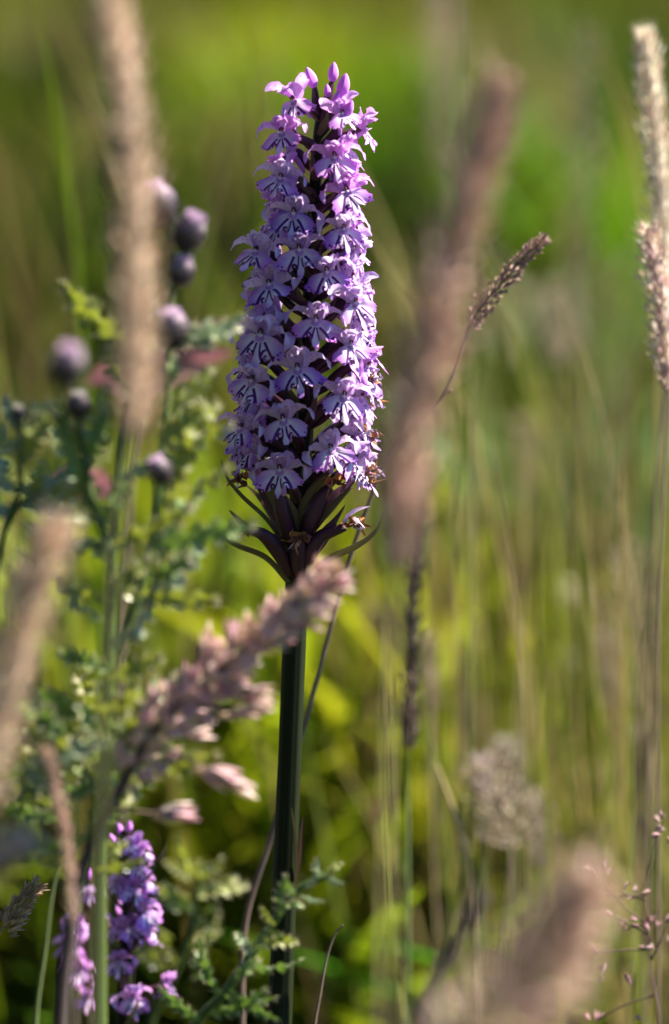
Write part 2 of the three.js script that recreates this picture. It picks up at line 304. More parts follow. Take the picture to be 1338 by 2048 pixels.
// ------------------------------------------------------------------ orchids
// shapes of one flower, in tenths of a millimetre; it looks along +z, its throat is the origin
function lipGeo(k) {
  const nr = 10, nt = 72, pos = [], uv = [], idx = [], ph = rr(0, 6), ph2 = rr(0, 6), asym = rr(-0.09, 0.09), midL = rr(0.92, 1.12), curl = rr(0.2, 1.7), rip = rr(0.6, 1.5), lift = rr(0.2, 0.5);
  const keys = [[0, 75 + rr(-6, 9)], [0.09, 70], [0.17, 58 + rr(-3, 3)], [0.25, 45], [0.33, 45 + rr(-2, 4)], [0.46, 54], [0.66, 64 + rr(-4, 5)], [0.9, 71 + rr(-4, 5)], [1.1, 72 + rr(-7, 4)], [1.28, 60 + rr(-6, 4)], [1.46, 42], [1.65, 25], [1.8, 16]];
  const R = (t) => { const a = Math.abs(t); let i = 0; while (i < keys.length - 2 && a > keys[i + 1][0]) i++; const [a0, r0] = keys[i], [a1, r1] = keys[i + 1], f = clamp((a - a0) / (a1 - a0), 0, 1), s = f * f * (3 - 2 * f); let r = lerp(r0, r1, s); if (a < 0.2) r *= midL; return r * (1 + Math.sign(t) * asym + (a > 0.3 ? 0.04 * Math.sin(t * 13 + ph) + 0.035 * Math.sin(t * 31 + ph2) + 0.045 * Math.sin(t * 61 + ph) : 0)); };
  for (let i = 0; i <= nr; i++) for (let j = 0; j <= nt; j++) {
    const th = (j / nt * 2 - 1) * 1.8, t = i / nr, r = R(th) * t, x = r * Math.sin(th) * 0.92, y0 = -r * Math.cos(th) * 0.9 + 5;
    const a = Math.abs(th);
    let z = 9 * Math.sin(Math.min(1, t * 1.4) * 1.57) + lift * Math.max(0, -y0);         // out of the throat, then forward and down
    z -= 0.0034 * x * x * curl;                                                            // side lobes bend back
    z += t * t * (rip * 6 * Math.sin(th * 4.1 + ph) + rip * 4 * Math.sin(th * 9.3 + ph2));          // ripples of the margin
    z += a < 0.22 ? t * t * 7 * k : 0;                                                     // the middle lobe lifts
    z -= 3 * Math.exp(-Math.pow((a - 0.27) / 0.1, 2)) * t * t;
    pos.push(x * U, (y0 + 0.05 * z) * U, z * U); uv.push((x + 76) / 152, (y0 + 105) / 130);
  }
  for (let i = 0; i < nr; i++) for (let j = 0; j < nt; j++) { const p = i * (nt + 1) + j, q = p + nt + 1; idx.push(p, q, p + 1, p + 1, q, q + 1); }
  return mk(pos, uv, idx);
}
const S3 = (...a) => a.map(([x, y, z]) => V(x * U, y * U, z * U));
const grow = (k, g) => g.scale(k, k, k);
const tep = (s, w) => w * U * Math.pow(Math.sin(Math.PI * Math.pow(clamp(s * 0.96 + 0.03, 0, 1), 0.75)), 0.8) + 0.6 * U;
const lipGeos = Array.from({ length: 14 }, (_, i) => lipGeo([0.5, 1, -0.6, 0.2, 1.3, 0, -1.2][i % 7]));
const dorsalGeos = [0, 1, 2].map((i) => grow(1.14, sheet(S3([0, 2, -6], [0, 24, -8 + i], [0, 41, 6], [0, 39 + i * 4, 24 + i], [0, 32 + i * 8, 33 + i * 2]), (s) => tep(s, 16 + i), V(1, 0, 0), { cup: 0.55, n: 14, m: 8, ruffle: 1 * U })));
const petalGeos = [-1, 1].map((d) => [0, 1].map((i) => grow(1.12, sheet(S3([d * 4, 3, -3], [d * 16, 18, 0], [d * 18, 32, 9], [d * 11, 37 - i * 5, 24], [d * 5, 30, 33 + i * 3]), (s) => tep(s, 13), V(0.35, 0.1 * d, -0.9 * d), { cup: 0.5 * d, n: 12, m: 6, ruffle: 1.2 * U }))));
const sepalGeos = [-1, 1].map((d) => [
  sheet(S3([d * 5, 4, -5], [d * 20, 17, -5], [d * 38, 22, -1], [d * 52, 12, 5], [d * 57, -4, 9]), (s) => tep(s, 12), V(0, 0.75, 0.66), { cup: 0.35 * d, n: 16, m: 6, twist: 0.9 * d, ruffle: 1.5 * U }),
  sheet(S3([d * 5, 4, -5], [d * 17, 22, -6], [d * 33, 38, -3], [d * 47, 44, 5], [d * 58, 40, 12]), (s) => tep(s, 13), V(0, 0.6, 0.8), { cup: 0.4 * d, n: 16, m: 6, twist: -0.7 * d, ruffle: 1.5 * U }),
  sheet(S3([d * 5, 4, -5], [d * 22, 12, -6], [d * 40, 12, -4], [d * 50, -2, 2], [d * 46, -16, 6]), (s) => tep(s, 12.5), V(0, 0.8, 0.5), { cup: 0.45 * d, n: 16, m: 6, twist: 1.5 * d, ruffle: 2 * U }),
  sheet(S3([d * 5, 4, -6], [d * 12, 24, -9], [d * 17, 44, -7], [d * 24, 56, -1], [d * 28, 60, 4]), (s) => tep(s, 12.5), V(0.8 * d, 0, 0.6), { cup: 0.4, n: 16, m: 6, twist: 0.3 * d }),
].map((g) => grow(1.28, g)));
const spurGeo = tube(S3([0, 2, 6], [0, -5, -8], [0, -20, -26], [0, -38, -40], [0, -50, -46]), (s) => U * lerp(10, 5.5, s) * (s > 0.93 ? 0.7 : 1), 14, 10);
const columnGeo = (() => { const g = ovoid(17 * U, 5.5 * U, 8, 10, 0.7); g.rotateX(0.35); g.translate(0, 1 * U, 1 * U); return g; })();
const stigmaGeo = (() => { const g = new THREE.SphereGeometry(4.2 * U, 12, 8); g.scale(1.15, 0.9, 0.7); g.translate(0, 6 * U, 8 * U); return g; })();
const pollenGeo = mergeGeometries([-1, 1].map((d) => { const g = ovoid(11 * U, 2.5 * U, 6, 8, 0.8); g.rotateX(0.5); g.rotateZ(-d * 0.1); g.translate(d * 3 * U, 9 * U, 6.5 * U); return g; }).concat([new THREE.SphereGeometry(6 * U, 10, 8).scale(1, 1.1, 0.5).translate(0, 15 * U, 4 * U)]));
const budGeo = (() => { const g = ovoid(46 * U, 11.5 * U, 14, 14, 0.72); const p = g.attributes.position; for (let i = 0; i < p.count; i++) { const a = Math.atan2(p.getZ(i), p.getX(i)), k = 1 + 0.07 * Math.cos(3 * a + p.getY(i) * 300); p.setX(i, p.getX(i) * k); p.setZ(i, p.getZ(i) * k); } g.computeVertexNormals(); return g; })();

// one orchid: the stem's line in photograph pixels, then its flowers along it
function orchid(o) {
  const { label, z, stemPx, flowers, radius, scale = 1, pink = () => 0, stemW } = o;
  const foot = at(...stemPx[0], z); const base = V(foot.x - 0.004, GROUND_Y, z);
  const root = thing('spotted_orchid', label, 'orchid', base);
  const line = [base.clone().add(V(0, -0.01, 0)), ...stemPx.map(([x, y]) => at(x, y, z))];
  const L = toLocal(line, root), top = L.length - 1;
  part('stem', tube(L, (s) => U * stemW(s), 110, 40, 9, 0.028), stemMat, root);
  const axisAt = (y) => { let i = 0; while (i < stemPx.length - 2 && y < stemPx[i + 1][1]) i++; const [x0, y0] = stemPx[i], [x1, y1] = stemPx[i + 1], f = (y - y0) / (y1 - y0); return x0 + (x1 - x0) * f; };
  const P = (x, y, dz = 0) => at(x, y, z + dz).sub(base);
  let n = 0;
  for (const f of flowers) {
    const [fx, fy, yawD, rollD = 0, fs = 1, sep = -1, pitchD = (o.pitch ?? -3) + rr(-17, 13)] = f, yaw = (yawD + (o.turn ?? 0)) * Math.PI / 180, r = radius(fy) * U, ax = axisAt(fy);
    const sc = scale * fs * rr(0.76, 0.9), x = fx === null ? ax + Math.sin(yaw) * radius(fy) : fx + (o.spread ?? 0) * Math.sin(yaw);
    const g = new THREE.Group(); g.name = 'flower'; root.add(g);
    g.position.copy(P(x, fy, r * Math.cos(yaw)));
    g.rotation.order = 'YXZ'; g.rotation.set(pitchD * Math.PI / 180, yaw, (rollD + rr(-9, 9)) * Math.PI / 180); g.scale.setScalar(sc);
    g.updateMatrix();
    const pk = pink(fy), v = n % 6, lm = pk > rnd() ? lipMats[4 + n % 2] : lipMats[[0, 1, 2, 3, 6, 7][(n * 7 + (n >> 2)) % 6]], tm = pk > rnd() ? tepalMats[2 + n % 2] : tepalMats[n % 2];
    part('lip', lipGeos[(n * 5 + 2) % 14], lm, g); part('dorsal_sepal', dorsalGeos[n % 3], tm, g);
    for (const d of [0, 1]) {
      part('petal', petalGeos[d][n % 2], tm, g);
      part('lateral_sepal', sepalGeos[d][sep >= 0 ? sep : [0, 2, 1, 0, 3, 0, 2][(n * 3 + d * (n % 3 ? 0 : 2)) % 7]], tm, g);
    }
    part('spur', spurGeo, spurMat, g); part('column', columnGeo, throatMat, g); part('stigma', stigmaGeo, throatMat, g); part('pollinia', pollenGeo, pollenMat, g);
    // the twisted ovary between stem and flower, and the bract under it
    const drop = lerp(30, 62, clamp((fy - 200) / 700, 0, 1)) * scale;
    const inv = g.matrix.clone().invert(), from = P(axisAt(fy + drop), fy + drop, 0), out = V(Math.sin(yaw), 0, Math.cos(yaw));
    const p0 = from.clone().addScaledVector(out, 8 * U), p1 = from.clone().addScaledVector(out, r * 0.35).add(V(0, drop * 0.42 * U, 0)), p3 = g.position.clone().addScaledVector(out, -3 * U * sc).add(V(0, 3 * U, 0)), p2 = p3.clone().addScaledVector(out, -r * 0.28).add(V(0, -3 * U, 0));
    part('ovary', tube([p0, p1, p2, p3].map((p) => p.applyMatrix4(inv)), (s) => U * (5 + 6.2 * Math.sin(Math.PI * Math.pow(s, 0.9))), 20, 12, 6, 0.08), ovaryMat, g);
    if (o.bracts !== false) {
      const bl = lerp(60, 105, clamp((fy - 250) / 650, 0, 1)) * scale * rr(0.85, 1.15), yb = yaw + rr(-0.35, 0.35), ob = V(Math.sin(yb), 0, Math.cos(yb)), side = V(Math.cos(yb), 0, -Math.sin(yb));
      const b0 = from.clone().addScaledVector(ob, 9 * U).add(V(0, -8 * U, 0)), k = bl * U;
      part('bract', sheet([b0, b0.clone().addScaledVector(ob, k * 0.38).add(V(0, k * 0.32, 0)), b0.clone().addScaledVector(ob, k * 0.72).add(V(0, k * 0.62, 0)), b0.clone().addScaledVector(ob, k * 0.9).add(V(0, k * 1.0, 0))],
        (s) => U * (1 - s * s) * (7 + 3 * Math.sin(3 * s)) * scale + 0.5 * U, side, { cup: -0.4, n: 14, m: 4 }), bractMats[n % 2], root);
    }
    n++;
  }
  for (const [x, y, dx, dy, s, dz = 0] of o.buds ?? []) {
    const b = new THREE.Group(); b.name = 'bud'; root.add(b);
    const from = P(axisAt(y + 60), y + 62), p = P(x, y, dz * U), dir = V(dx, dy, dz * 0.01).normalize(); b.position.copy(p); b.updateMatrix();
    const m = part('bud_petals', budGeo, budMat, b); m.quaternion.setFromUnitVectors(V(0, 1, 0), dir); m.scale.setScalar(s * scale);
    part('ovary', tube([from.clone().sub(p), from.clone().sub(p).multiplyScalar(0.5).add(V(dx * 4 * U, -6 * U, 0)), V(0, 3 * U, 0)], (t) => U * (5 + 4 * Math.sin(Math.PI * t)) * scale, 14, 10, 6, 0.08), ovaryMat, b);
  }
  return { root, P };
}

const mainStem = [[559, 2060], [565, 1900], [572, 1700], [580, 1500], [588, 1300], [594, 1150], [600, 1000], [612, 800], [622, 550], [632, 350], [640, 240], [650, 195]];
const fr = [ // visible flowers: throat x, y, turn, tilt, size, sepal kind
  [600, 205, -38, 8, 0.85, 1], [573, 270, -28, 6, 0.9, 0], [564, 362, -14, -3, 0.92, 0], [665, 320, 12, 8, 1.02, 0], [588, 432, -5, 3, 1, 2], [686, 388, 28, 8, 0.98, 0], [680, 462, 22, 4, 0.95, 0],
  [599, 505, 0, 4, 1.02, 0], [521, 508, -34, -10, 1, 0], [650, 548, 12, 2, 0.98, 0], [546, 575, -20, 14, 1.04, 2], [629, 645, 6, 4, 1, 0], [527, 676, -20, -8, 1.08, 2], [700, 610, 36, 6, 0.95, 1],
  [597, 744, -3, 2, 1.04, 0], [692, 694, 32, 8, 0.95, 1], [514, 766, -34, -10, 1.02, 2], [679, 798, 22, 0, 0.95, 0], [570, 845, -7, 4, 1.04, 0], [490, 862, -36, -8, 0.95, 0], [658, 904, 16, 4, 0.95, 2], [563, 946, -10, 10, 0.98, 2],
  [676, 232, 32, 10, 0.8, 1], [712, 262, 105, 0, 0.9, 1],
];
const sideYaw = [
  [null, 305, -72], [null, 372, -62], [null, 418, -80], [null, 462, -58, -6], [null, 560, -68], [null, 622, -78], [null, 640, -55, 8], [null, 725, -72], [null, 800, -66], [null, 905, -62, -8], [null, 838, -85], [null, 690, -95],
  [null, 305, 72], [null, 352, 60], [null, 420, 78], [null, 468, 62], [null, 520, 80], [null, 560, 58, 6], [null, 612, 84], [null, 668, 66], [null, 738, 74], [null, 800, 62], [null, 850, 78], [null, 922, 58, 6], [null, 905, 88],
  [null, 345, -100], [null, 390, 95], [null, 440, -95], [null, 585, -82, 6], [null, 600, 64], [null, 665, -64], [null, 700, 84], [null, 755, -88], [null, 775, 84], [null, 828, -60, 4], [null, 870, 66], [null, 875, -86], [null, 930, -84], [null, 535, -86], [null, 500, 62], [null, 945, 84],
  [null, 330, 150], [null, 410, -130], [null, 520, -115], [null, 560, 140], [null, 650, -125], [null, 700, 120], [null, 790, -130], [null, 850, 130], [null, 890, -115], [null, 500, 100], [null, 770, 108],
].map(([x, y, w, r = rr(-8, 8)]) => [x, y, w, r, lerp(0.85, 1, clamp((y - 300) / 400, 0, 1)) * rr(0.95, 1.05)]);
const main = orchid({
  label: 'tall sharp purple spotted orchid with dark stem in the middle of the photo', z: 0, stemPx: mainStem, flowers: [...fr, ...sideYaw],
  radius: (y) => lerp(46, 120, clamp((y - 210) / 520, 0, 1)), pink: (y) => clamp(1 - (y - 330) / 250, 0.06, 1), spread: 16,
  stemW: (s) => s < 0.55 ? lerp(25, 22.5, s / 0.55) : lerp(22.5, 7, Math.pow((s - 0.55) / 0.45, 0.8)),
  buds: [[629, 178, -0.35, 1, 1], [664, 166, 0.1, 1, 0.92], [680, 196, 0.25, 1, 1.12, 14], [655, 196, -0.05, 1, 0.62, 10], [668, 214, 0.3, 1, 0.75, 20], [688, 236, 0.4, 0.9, 0.9, 30], [640, 230, -0.5, 0.9, 0.6, -20]],
});
// the long bracts below the flowers, the leaflet on the stem
function longBract(pts, w, side, name = 'bract', mat = bractMats[0], opt = {}) {
  part(name, sheet(pts.map(([x, y, dz = 0]) => main.P(x, y, dz * U)), (s) => U * w * Math.pow(1 - s, 0.55) * (0.8 + 0.5 * Math.sin(Math.PI * s)) + 0.8 * U, side, { cup: -0.45, n: 24, m: 6, ...opt }), mat, main.root);
}
longBract([[578, 1112, 10], [535, 1045, 40], [478, 990, 50], [452, 955, 50], [441, 918, 45]], 8, V(0.5, 0.3, 0.8));
longBract([[580, 1092, 20], [540, 1080, 55], [492, 1056, 80], [458, 1020, 92]], 13, V(0.3, 0.7, 0.5));
longBract([[574, 1166, 16], [530, 1118, 40], [470, 1092, 60], [440, 1070, 62], [424, 1046, 60]], 9, V(0.2, 0.6, 0.7));
longBract([[612, 1150, 16], [660, 1112, 40], [712, 1088, 60], [748, 1062, 66], [767, 1020, 66]], 11, V(-0.2, 0.6, 0.7));
longBract([[616, 1062, 25], [640, 1030, 45], [676, 995, 66], [712, 958, 70]], 14, V(0.5, 0.2, 0.7));
longBract([[612, 1062, 30], [618, 1030, 44], [634, 985, 58], [656, 950, 66]], 24, V(1, 0.2, 0.1), 'bract', bractMats[0], { cup: -0.3 });
longBract([[594, 1066, 30], [575, 1030, 55], [545, 985, 70], [520, 955, 76]], 20, V(1, 0.5, 0.1));
longBract([[608, 1120, 26], [640, 1080, 40], [662, 1048, 50], [690, 1010, 50]], 13, V(0.7, 0.4, 0.4), 'bract', bractMats[1]);
longBract([[588, 1120, 26], [578, 1070, 45], [566, 1020, 60], [552, 985, 64]], 12, V(1, 0.2, 0.2), 'bract', bractMats[1]);
longBract([[600, 1050, -20], [660, 1010, -60], [700, 960, -80], [730, 900, -80]], 12, V(0.6, 0.4, 0.4));
longBract([[590, 1090, -20], [550, 1040, -60], [510, 990, -80], [480, 960, -80]], 12, V(0.6, -0.4, 0.4), 'bract', bractMats[1]);
longBract([[588, 1790, 24], [591, 1740, 30], [589, 1680, 34], [583, 1615, 36]], 7, V(0.6, 0, 0.8), 'stem_leaf');
longBract([[592, 1760, 20], [598, 1715, 24], [601, 1670, 28], [606, 1632, 30]], 5, V(0.6, 0, 0.8), 'stem_leaf', bractMats[1]);
// fruits under withered flowers at the bottom of the spike
function podTube(pts, w) { part('seed_pod', tube(pts.map(([x, y, dz = 0]) => main.P(x, y, dz * U)), (s) => U * w * (0.6 + 0.6 * Math.sin(Math.PI * Math.pow(s, 0.8))), 22, 12, 6, 0.09), ovaryMat, main.root); }
podTube([[580, 1150, 20], [560, 1108, 50], [530, 1072, 70], [500, 1058, 80]], 13);
podTube([[606, 1150, 20], [620, 1105, 50], [640, 1075, 60], [690, 1054, 70]], 13);
podTube([[598, 1150, 30], [596, 1115, 52], [598, 1090, 62], [600, 1075, 70]], 13);
podTube([[585, 1100, 20], [572, 1050, 45], [562, 1010, 60], [560, 985, 66]], 14);
podTube([[606, 1090, 24], [622, 1040, 50], [640, 1000, 60], [660, 975, 64]], 14);
podTube([[604, 1070, -24], [640, 1030, -50], [676, 990, -60], [700, 970, -64]], 13);
podTube([[592, 1080, -24], [560, 1030, -50], [530, 980, -60], [505, 950, -64]], 13);
function withered(x, y, dz, yaw, n, spread, pale, down = -0.3) {
  const g = new THREE.Group(); g.name = 'withered_flower'; main.root.add(g); g.position.copy(main.P(x, y, dz * U)); g.rotation.y = yaw;
  for (let i = 0; i < n; i++) {
    const a = rr(-1.6, 1.6), d = V(Math.sin(a), rr(-0.6, 0.6) + down, Math.cos(a) * 0.8).normalize(), k = spread * rr(0.6, 1.1) * U, c = V(rr(-1, 1), rr(-1, 1), rr(-1, 1)).multiplyScalar(k * 0.5);
    part('withered_petal', sheet([V(0, 0, 0), d.clone().multiplyScalar(k * 0.4).addScaledVector(c, 0.5), d.clone().multiplyScalar(k * 0.8).addScaledVector(c, -0.3), d.clone().multiplyScalar(k).add(c)], (s) => U * rr(3.5, 7) * Math.sin(Math.PI * (s * 0.85 + 0.1)) + 0.4 * U, V(rr(-1, 1), rr(-1, 1), rr(-1, 1)).normalize(), { cup: rr(-0.8, 0.8), n: 14, m: 4, ruffle: 5 * U, waves: 2, twist: rr(-3, 3) }), i < pale ? witherMats[2] : witherMats[i % 2], g);
  }
}
withered(494, 1056, 84, -0.9, 6, 30, 0, -0.5); withered(600, 1072, 76, 0, 9, 34, 1); withered(704, 1042, 72, 0.7, 8, 36, 2, -0.2); withered(732, 862, 40, 1.2, 9, 34, 3, 0); withered(668, 955, 80, 0.2, 7, 30, 0); withered(742, 760, 30, 1.3, 6, 28, 3, 0); withered(728, 945, 50, 1, 9, 40, 4, 0); withered(744, 800, 20, 1.4, 6, 30, 3, 0); withered(480, 950, 40, -1, 7, 32, 1, -0.4);
{ // pale sepal over the withered flower on each side
  const g = [[[690, 1055, 74], [698, 1036, 84], [716, 1022, 80], [740, 1013, 74]], [[505, 1062, 84], [490, 1050, 92], [470, 1052, 90], [446, 1062, 84]]];
  g.forEach((p, i) => longBract(p, 13, V(0.1, 0.4, 0.9), 'withered_sepal', i ? spurMat : tepalMats[0], { cup: 0.5 }));
}

orchid({
  label: 'small bright pink-purple orchid at the lower left behind the thistle stem', z: -0.022, scale: 0.76, stemPx: [[246, 2060], [252, 1900], [258, 1780], [250, 1700], [243, 1660]], radius: () => 32, pink: () => 1, pitch: -14, turn: 24,
  stemW: (s) => lerp(17, 6, Math.pow(s, 2)),
  flowers: [[262, 1692, 10, 0, 0.7], [286, 1708, 50, 5, 0.85], [272, 1732, 20, 0, 0.8], [262, 1782, 0, 6, 1], [296, 1770, 55, 4, 0.9], [232, 1770, -60, 0, 0.8], [292, 1828, 30, 4, 1], [264, 1860, 10, -4, 1.0], [300, 1868, 60, 0, 0.9], [236, 1926, -30, -4, 0.95], [232, 1860, -70, 0, 0.8], [336, 1970, 70, 10, 0.75], [264, 2000, 8, 4, 1], [250, 1840, 180, 0, 0.8]],
  buds: [[242, 1672, -0.2, 1, 0.8], [256, 1666, 0.2, 1, 0.75], [268, 1690, 0.7, 1, 0.8, 10], [232, 1690, -0.6, 1, 0.8, 8]],
});
orchid({
  label: 'partly hidden pale purple orchid at the far lower left, left of the thistle stem', z: -0.045, scale: 0.72, stemPx: [[190, 2060], [180, 1950], [176, 1850], [180, 1760]], radius: () => 40, pink: () => 0.7, pitch: -20,
  stemW: (s) => lerp(14, 5, s), buds: [[178, 1760, 0, 1, 0.8]],
  flowers: [[142, 1895, -30, 0, 1.0], [160, 1945, -10, 4, 0.9], [150, 1850, -40, 0, 0.8], [174, 2000, 10, 0, 0.8], [180, 1790, 10, 0, 0.6]],
});

// ------------------------------------------------------------------ thistles
const thistleLeafMats = [phys({ color: C(0.12, 0.20, 0.025), roughness: 1, transmission: 0.4, clearcoat: 0.6, clearcoatRoughness: 0.2 }), phys({ color: C(0.22, 0.25, 0.02), roughness: 1, transmission: 0.45, clearcoat: 0.6, clearcoatRoughness: 0.2 }), phys({ color: C(0.24, 0.31, 0.17), roughness: 1, transmission: 0.25, clearcoat: 0.6, clearcoatRoughness: 0.2 })];
const thistleStemMat = phys({ map: streaks('#3a5216', ['#4e6420', '#2c4212', '#666a24', '#4a3c20'], 60, 128, 256), roughness: 0.6 });
const spineMat = std({ color: C(0.55, 0.5, 0.3), roughness: 0.5 });
const scaleGeo = sheet([V(0, 0, 0), V(0, 5 * U, 1.5 * U), V(0, 10 * U, 1.5 * U), V(0, 15 * U, 0.5 * U)], (s) => U * 3.6 * (1 - s * s) + 0.2 * U, V(1, 0, 0), { cup: -0.4, n: 4, m: 2 });
function thistleLeaf(L, Wd, lobes) {                    // along +y, in photograph pixels, spines as a second geometry
  const pts = S3([0, 0, 0], [0, L * 0.35, L * 0.06], [0, L * 0.7, L * 0.02], [0, L, -L * 0.12]), n = lobes * 6;
  const w = (s) => U * Wd * (0.28 + 0.72 * Math.pow(Math.abs(Math.sin(s * lobes * Math.PI)), 0.8)) * Math.sin(Math.PI * clamp(0.12 + s * 0.86, 0, 1)) + U;
  const leaf = sheet(pts, w, V(1, 0, 0), { cup: 0.35, n, m: 8, ruffle: Wd * 0.5 * U, waves: lobes / 2 + 0.3 });
  const c = curve(pts), sp = [];
  for (let i = 0; i < lobes; i++) for (const d of [-1, 1]) for (const e of [-0.12, 0.1]) {
    const s = (i + 0.5 + e) / lobes, p = c.getPoint(s), r = w(s), g = new THREE.ConeGeometry(1.4 * U, 17 * U, 5);
    sp.push(g.applyMatrix4(q4(V(p.x + d * r * 1.02, p.y + 4 * U, p.z + r * 0.35), V(d, 0.55 + e, 0.4))));
  }
  sp.push(new THREE.ConeGeometry(1.2 * U, 16 * U, 5).applyMatrix4(q4(c.getPoint(1), V(0, 1, -0.2))));
  return [leaf, mergeGeometries(sp)];
}
const tLeaves = [thistleLeaf(105, 17, 5), thistleLeaf(80, 15, 4), thistleLeaf(135, 19, 6), thistleLeaf(56, 12, 3)];
function thistle(label, z, stems, leaves, heads, leafScale = 1) {
  const foot = at(...stems[0].pts[0], z), base = V(foot.x, GROUND_Y, z + 0.002), root = thing('thistle', label, 'thistle', base);
  stems.forEach(({ pts, w, dz = 0 }, i) => {
    const P = pts.map(([x, y, d = 0]) => at(x, y, z + (d + dz) * U).sub(base));
    part('stem', tube(i ? P : [V(0, -0.01, 0), ...P], (s) => U * lerp(w, w * 0.6, s), 50, 14, 7, 0.07), thistleStemMat, root);
  });
  for (let [x, y, ang, size, kind = 0, mat = 0, dz = 0, tilt = 0] of leaves) {
    const lf = part('leaf', tLeaves[kind][0], thistleLeafMats[mat === 2 && rnd() < 0.35 ? 1 : mat], root);
    lf.position.copy(at(x, y, z + dz * U).sub(base));
    lf.rotation.order = 'ZYX'; lf.rotation.set(tilt || rr(-0.5, 0.5), rr(-0.9, 0.9), -ang * Math.PI / 180); size *= leafScale; lf.scale.set(size * rr(1.0, 1.5), size * rr(0.9, 1.5), size * rr(0.9, 1.5));
    part('spines', tLeaves[kind][1], spineMat, lf);
  }
  for (const [x, y, dx, dy, r, pk = 1, dz = 0] of heads) {
    const h = new THREE.Group(); h.name = 'flower_head'; root.add(h); h.position.copy(at(x, y, z + dz * U).sub(base)); h.quaternion.setFromUnitVectors(V(0, 1, 0), V(dx, dy, 0.25).normalize()); h.scale.setScalar(r / 40);
    const gs = [], dark = [0.06, 0.045, 0.045], lil = [0.46, 0.34, 0.40];
    gs.push(tinted(new THREE.SphereGeometry(35 * U, 18, 14).scale(1, 1.22, 1), new THREE.Matrix4(), [0.05, 0.035, 0.04]));
    for (let k = 0; k < 130; k++) {
      const f = (k + 0.5) / 130, la = Math.acos(1 - 1.9 * f), az = k * 2.39996, p = V(Math.sin(la) * Math.cos(az), -Math.cos(la) * 1.22, Math.sin(la) * Math.sin(az)).multiplyScalar(37.5 * U);
      const out = p.clone().normalize(), up = V(0, 1, 0).addScaledVector(out, -out.y).normalize().addScaledVector(out, rr(0.12, 0.42));
      const side = V(0, 0, 0).crossVectors(up, out).normalize(), m = new THREE.Matrix4().makeBasis(side, up.normalize(), V(0, 0, 0).crossVectors(side, up).normalize()).setPosition(p).scale(V(1.25, rr(1.1, 1.6), 1.3));
      gs.push(tinted(scaleGeo, m, vary(mixc(dark, lil, clamp(f * 2.2 - 0.95, 0, 1) * pk), 0.3)));
    }
    part('involucre', mergeGeometries(gs.map((g) => { g.deleteAttribute('uv'); return g; })), std({ vertexColors: true, roughness: 0.7 }), h);
    const fl = [];
    for (let k = 0; k < 60; k++) { const a = k * 2.4, q = Math.sqrt(k / 60) * 22 * U, p = V(Math.cos(a) * q, 34 * U, Math.sin(a) * q); fl.push(tube([p, p.clone().multiplyScalar(1.18).add(V(0, 6 * U, 0)), p.clone().multiplyScalar(1.28).add(V(0, rr(8, 14) * U, 0))], (s) => U * (1.7 - 0.8 * s), 4, 5)); }
    part('florets', mergeGeometries(fl), phys({ color: pk > 0.5 ? C(0.68, 0.48, 0.66) : C(0.6, 0.55, 0.5), roughness: 1, transmission: 0.25 }), h);
  }
}
const spray = (pts, n, jx, jy, mats) => { const out = []; for (let i = 0; i < n; i++) { const f = rnd() * (pts.length - 1.001), k = Math.floor(f), t = f - k, s = i % 2 ? 1 : -1; out.push([lerp(pts[k][0], pts[k + 1][0], t) + s * rr(2, jx), lerp(pts[k][1], pts[k + 1][1], t) + rr(-jy, jy), s * rr(20, 85), rr(0.6, 1.05), Math.floor(rnd() * 4), mats[Math.floor(rnd() * mats.length)], rr(-160, 160)]); } return out; };
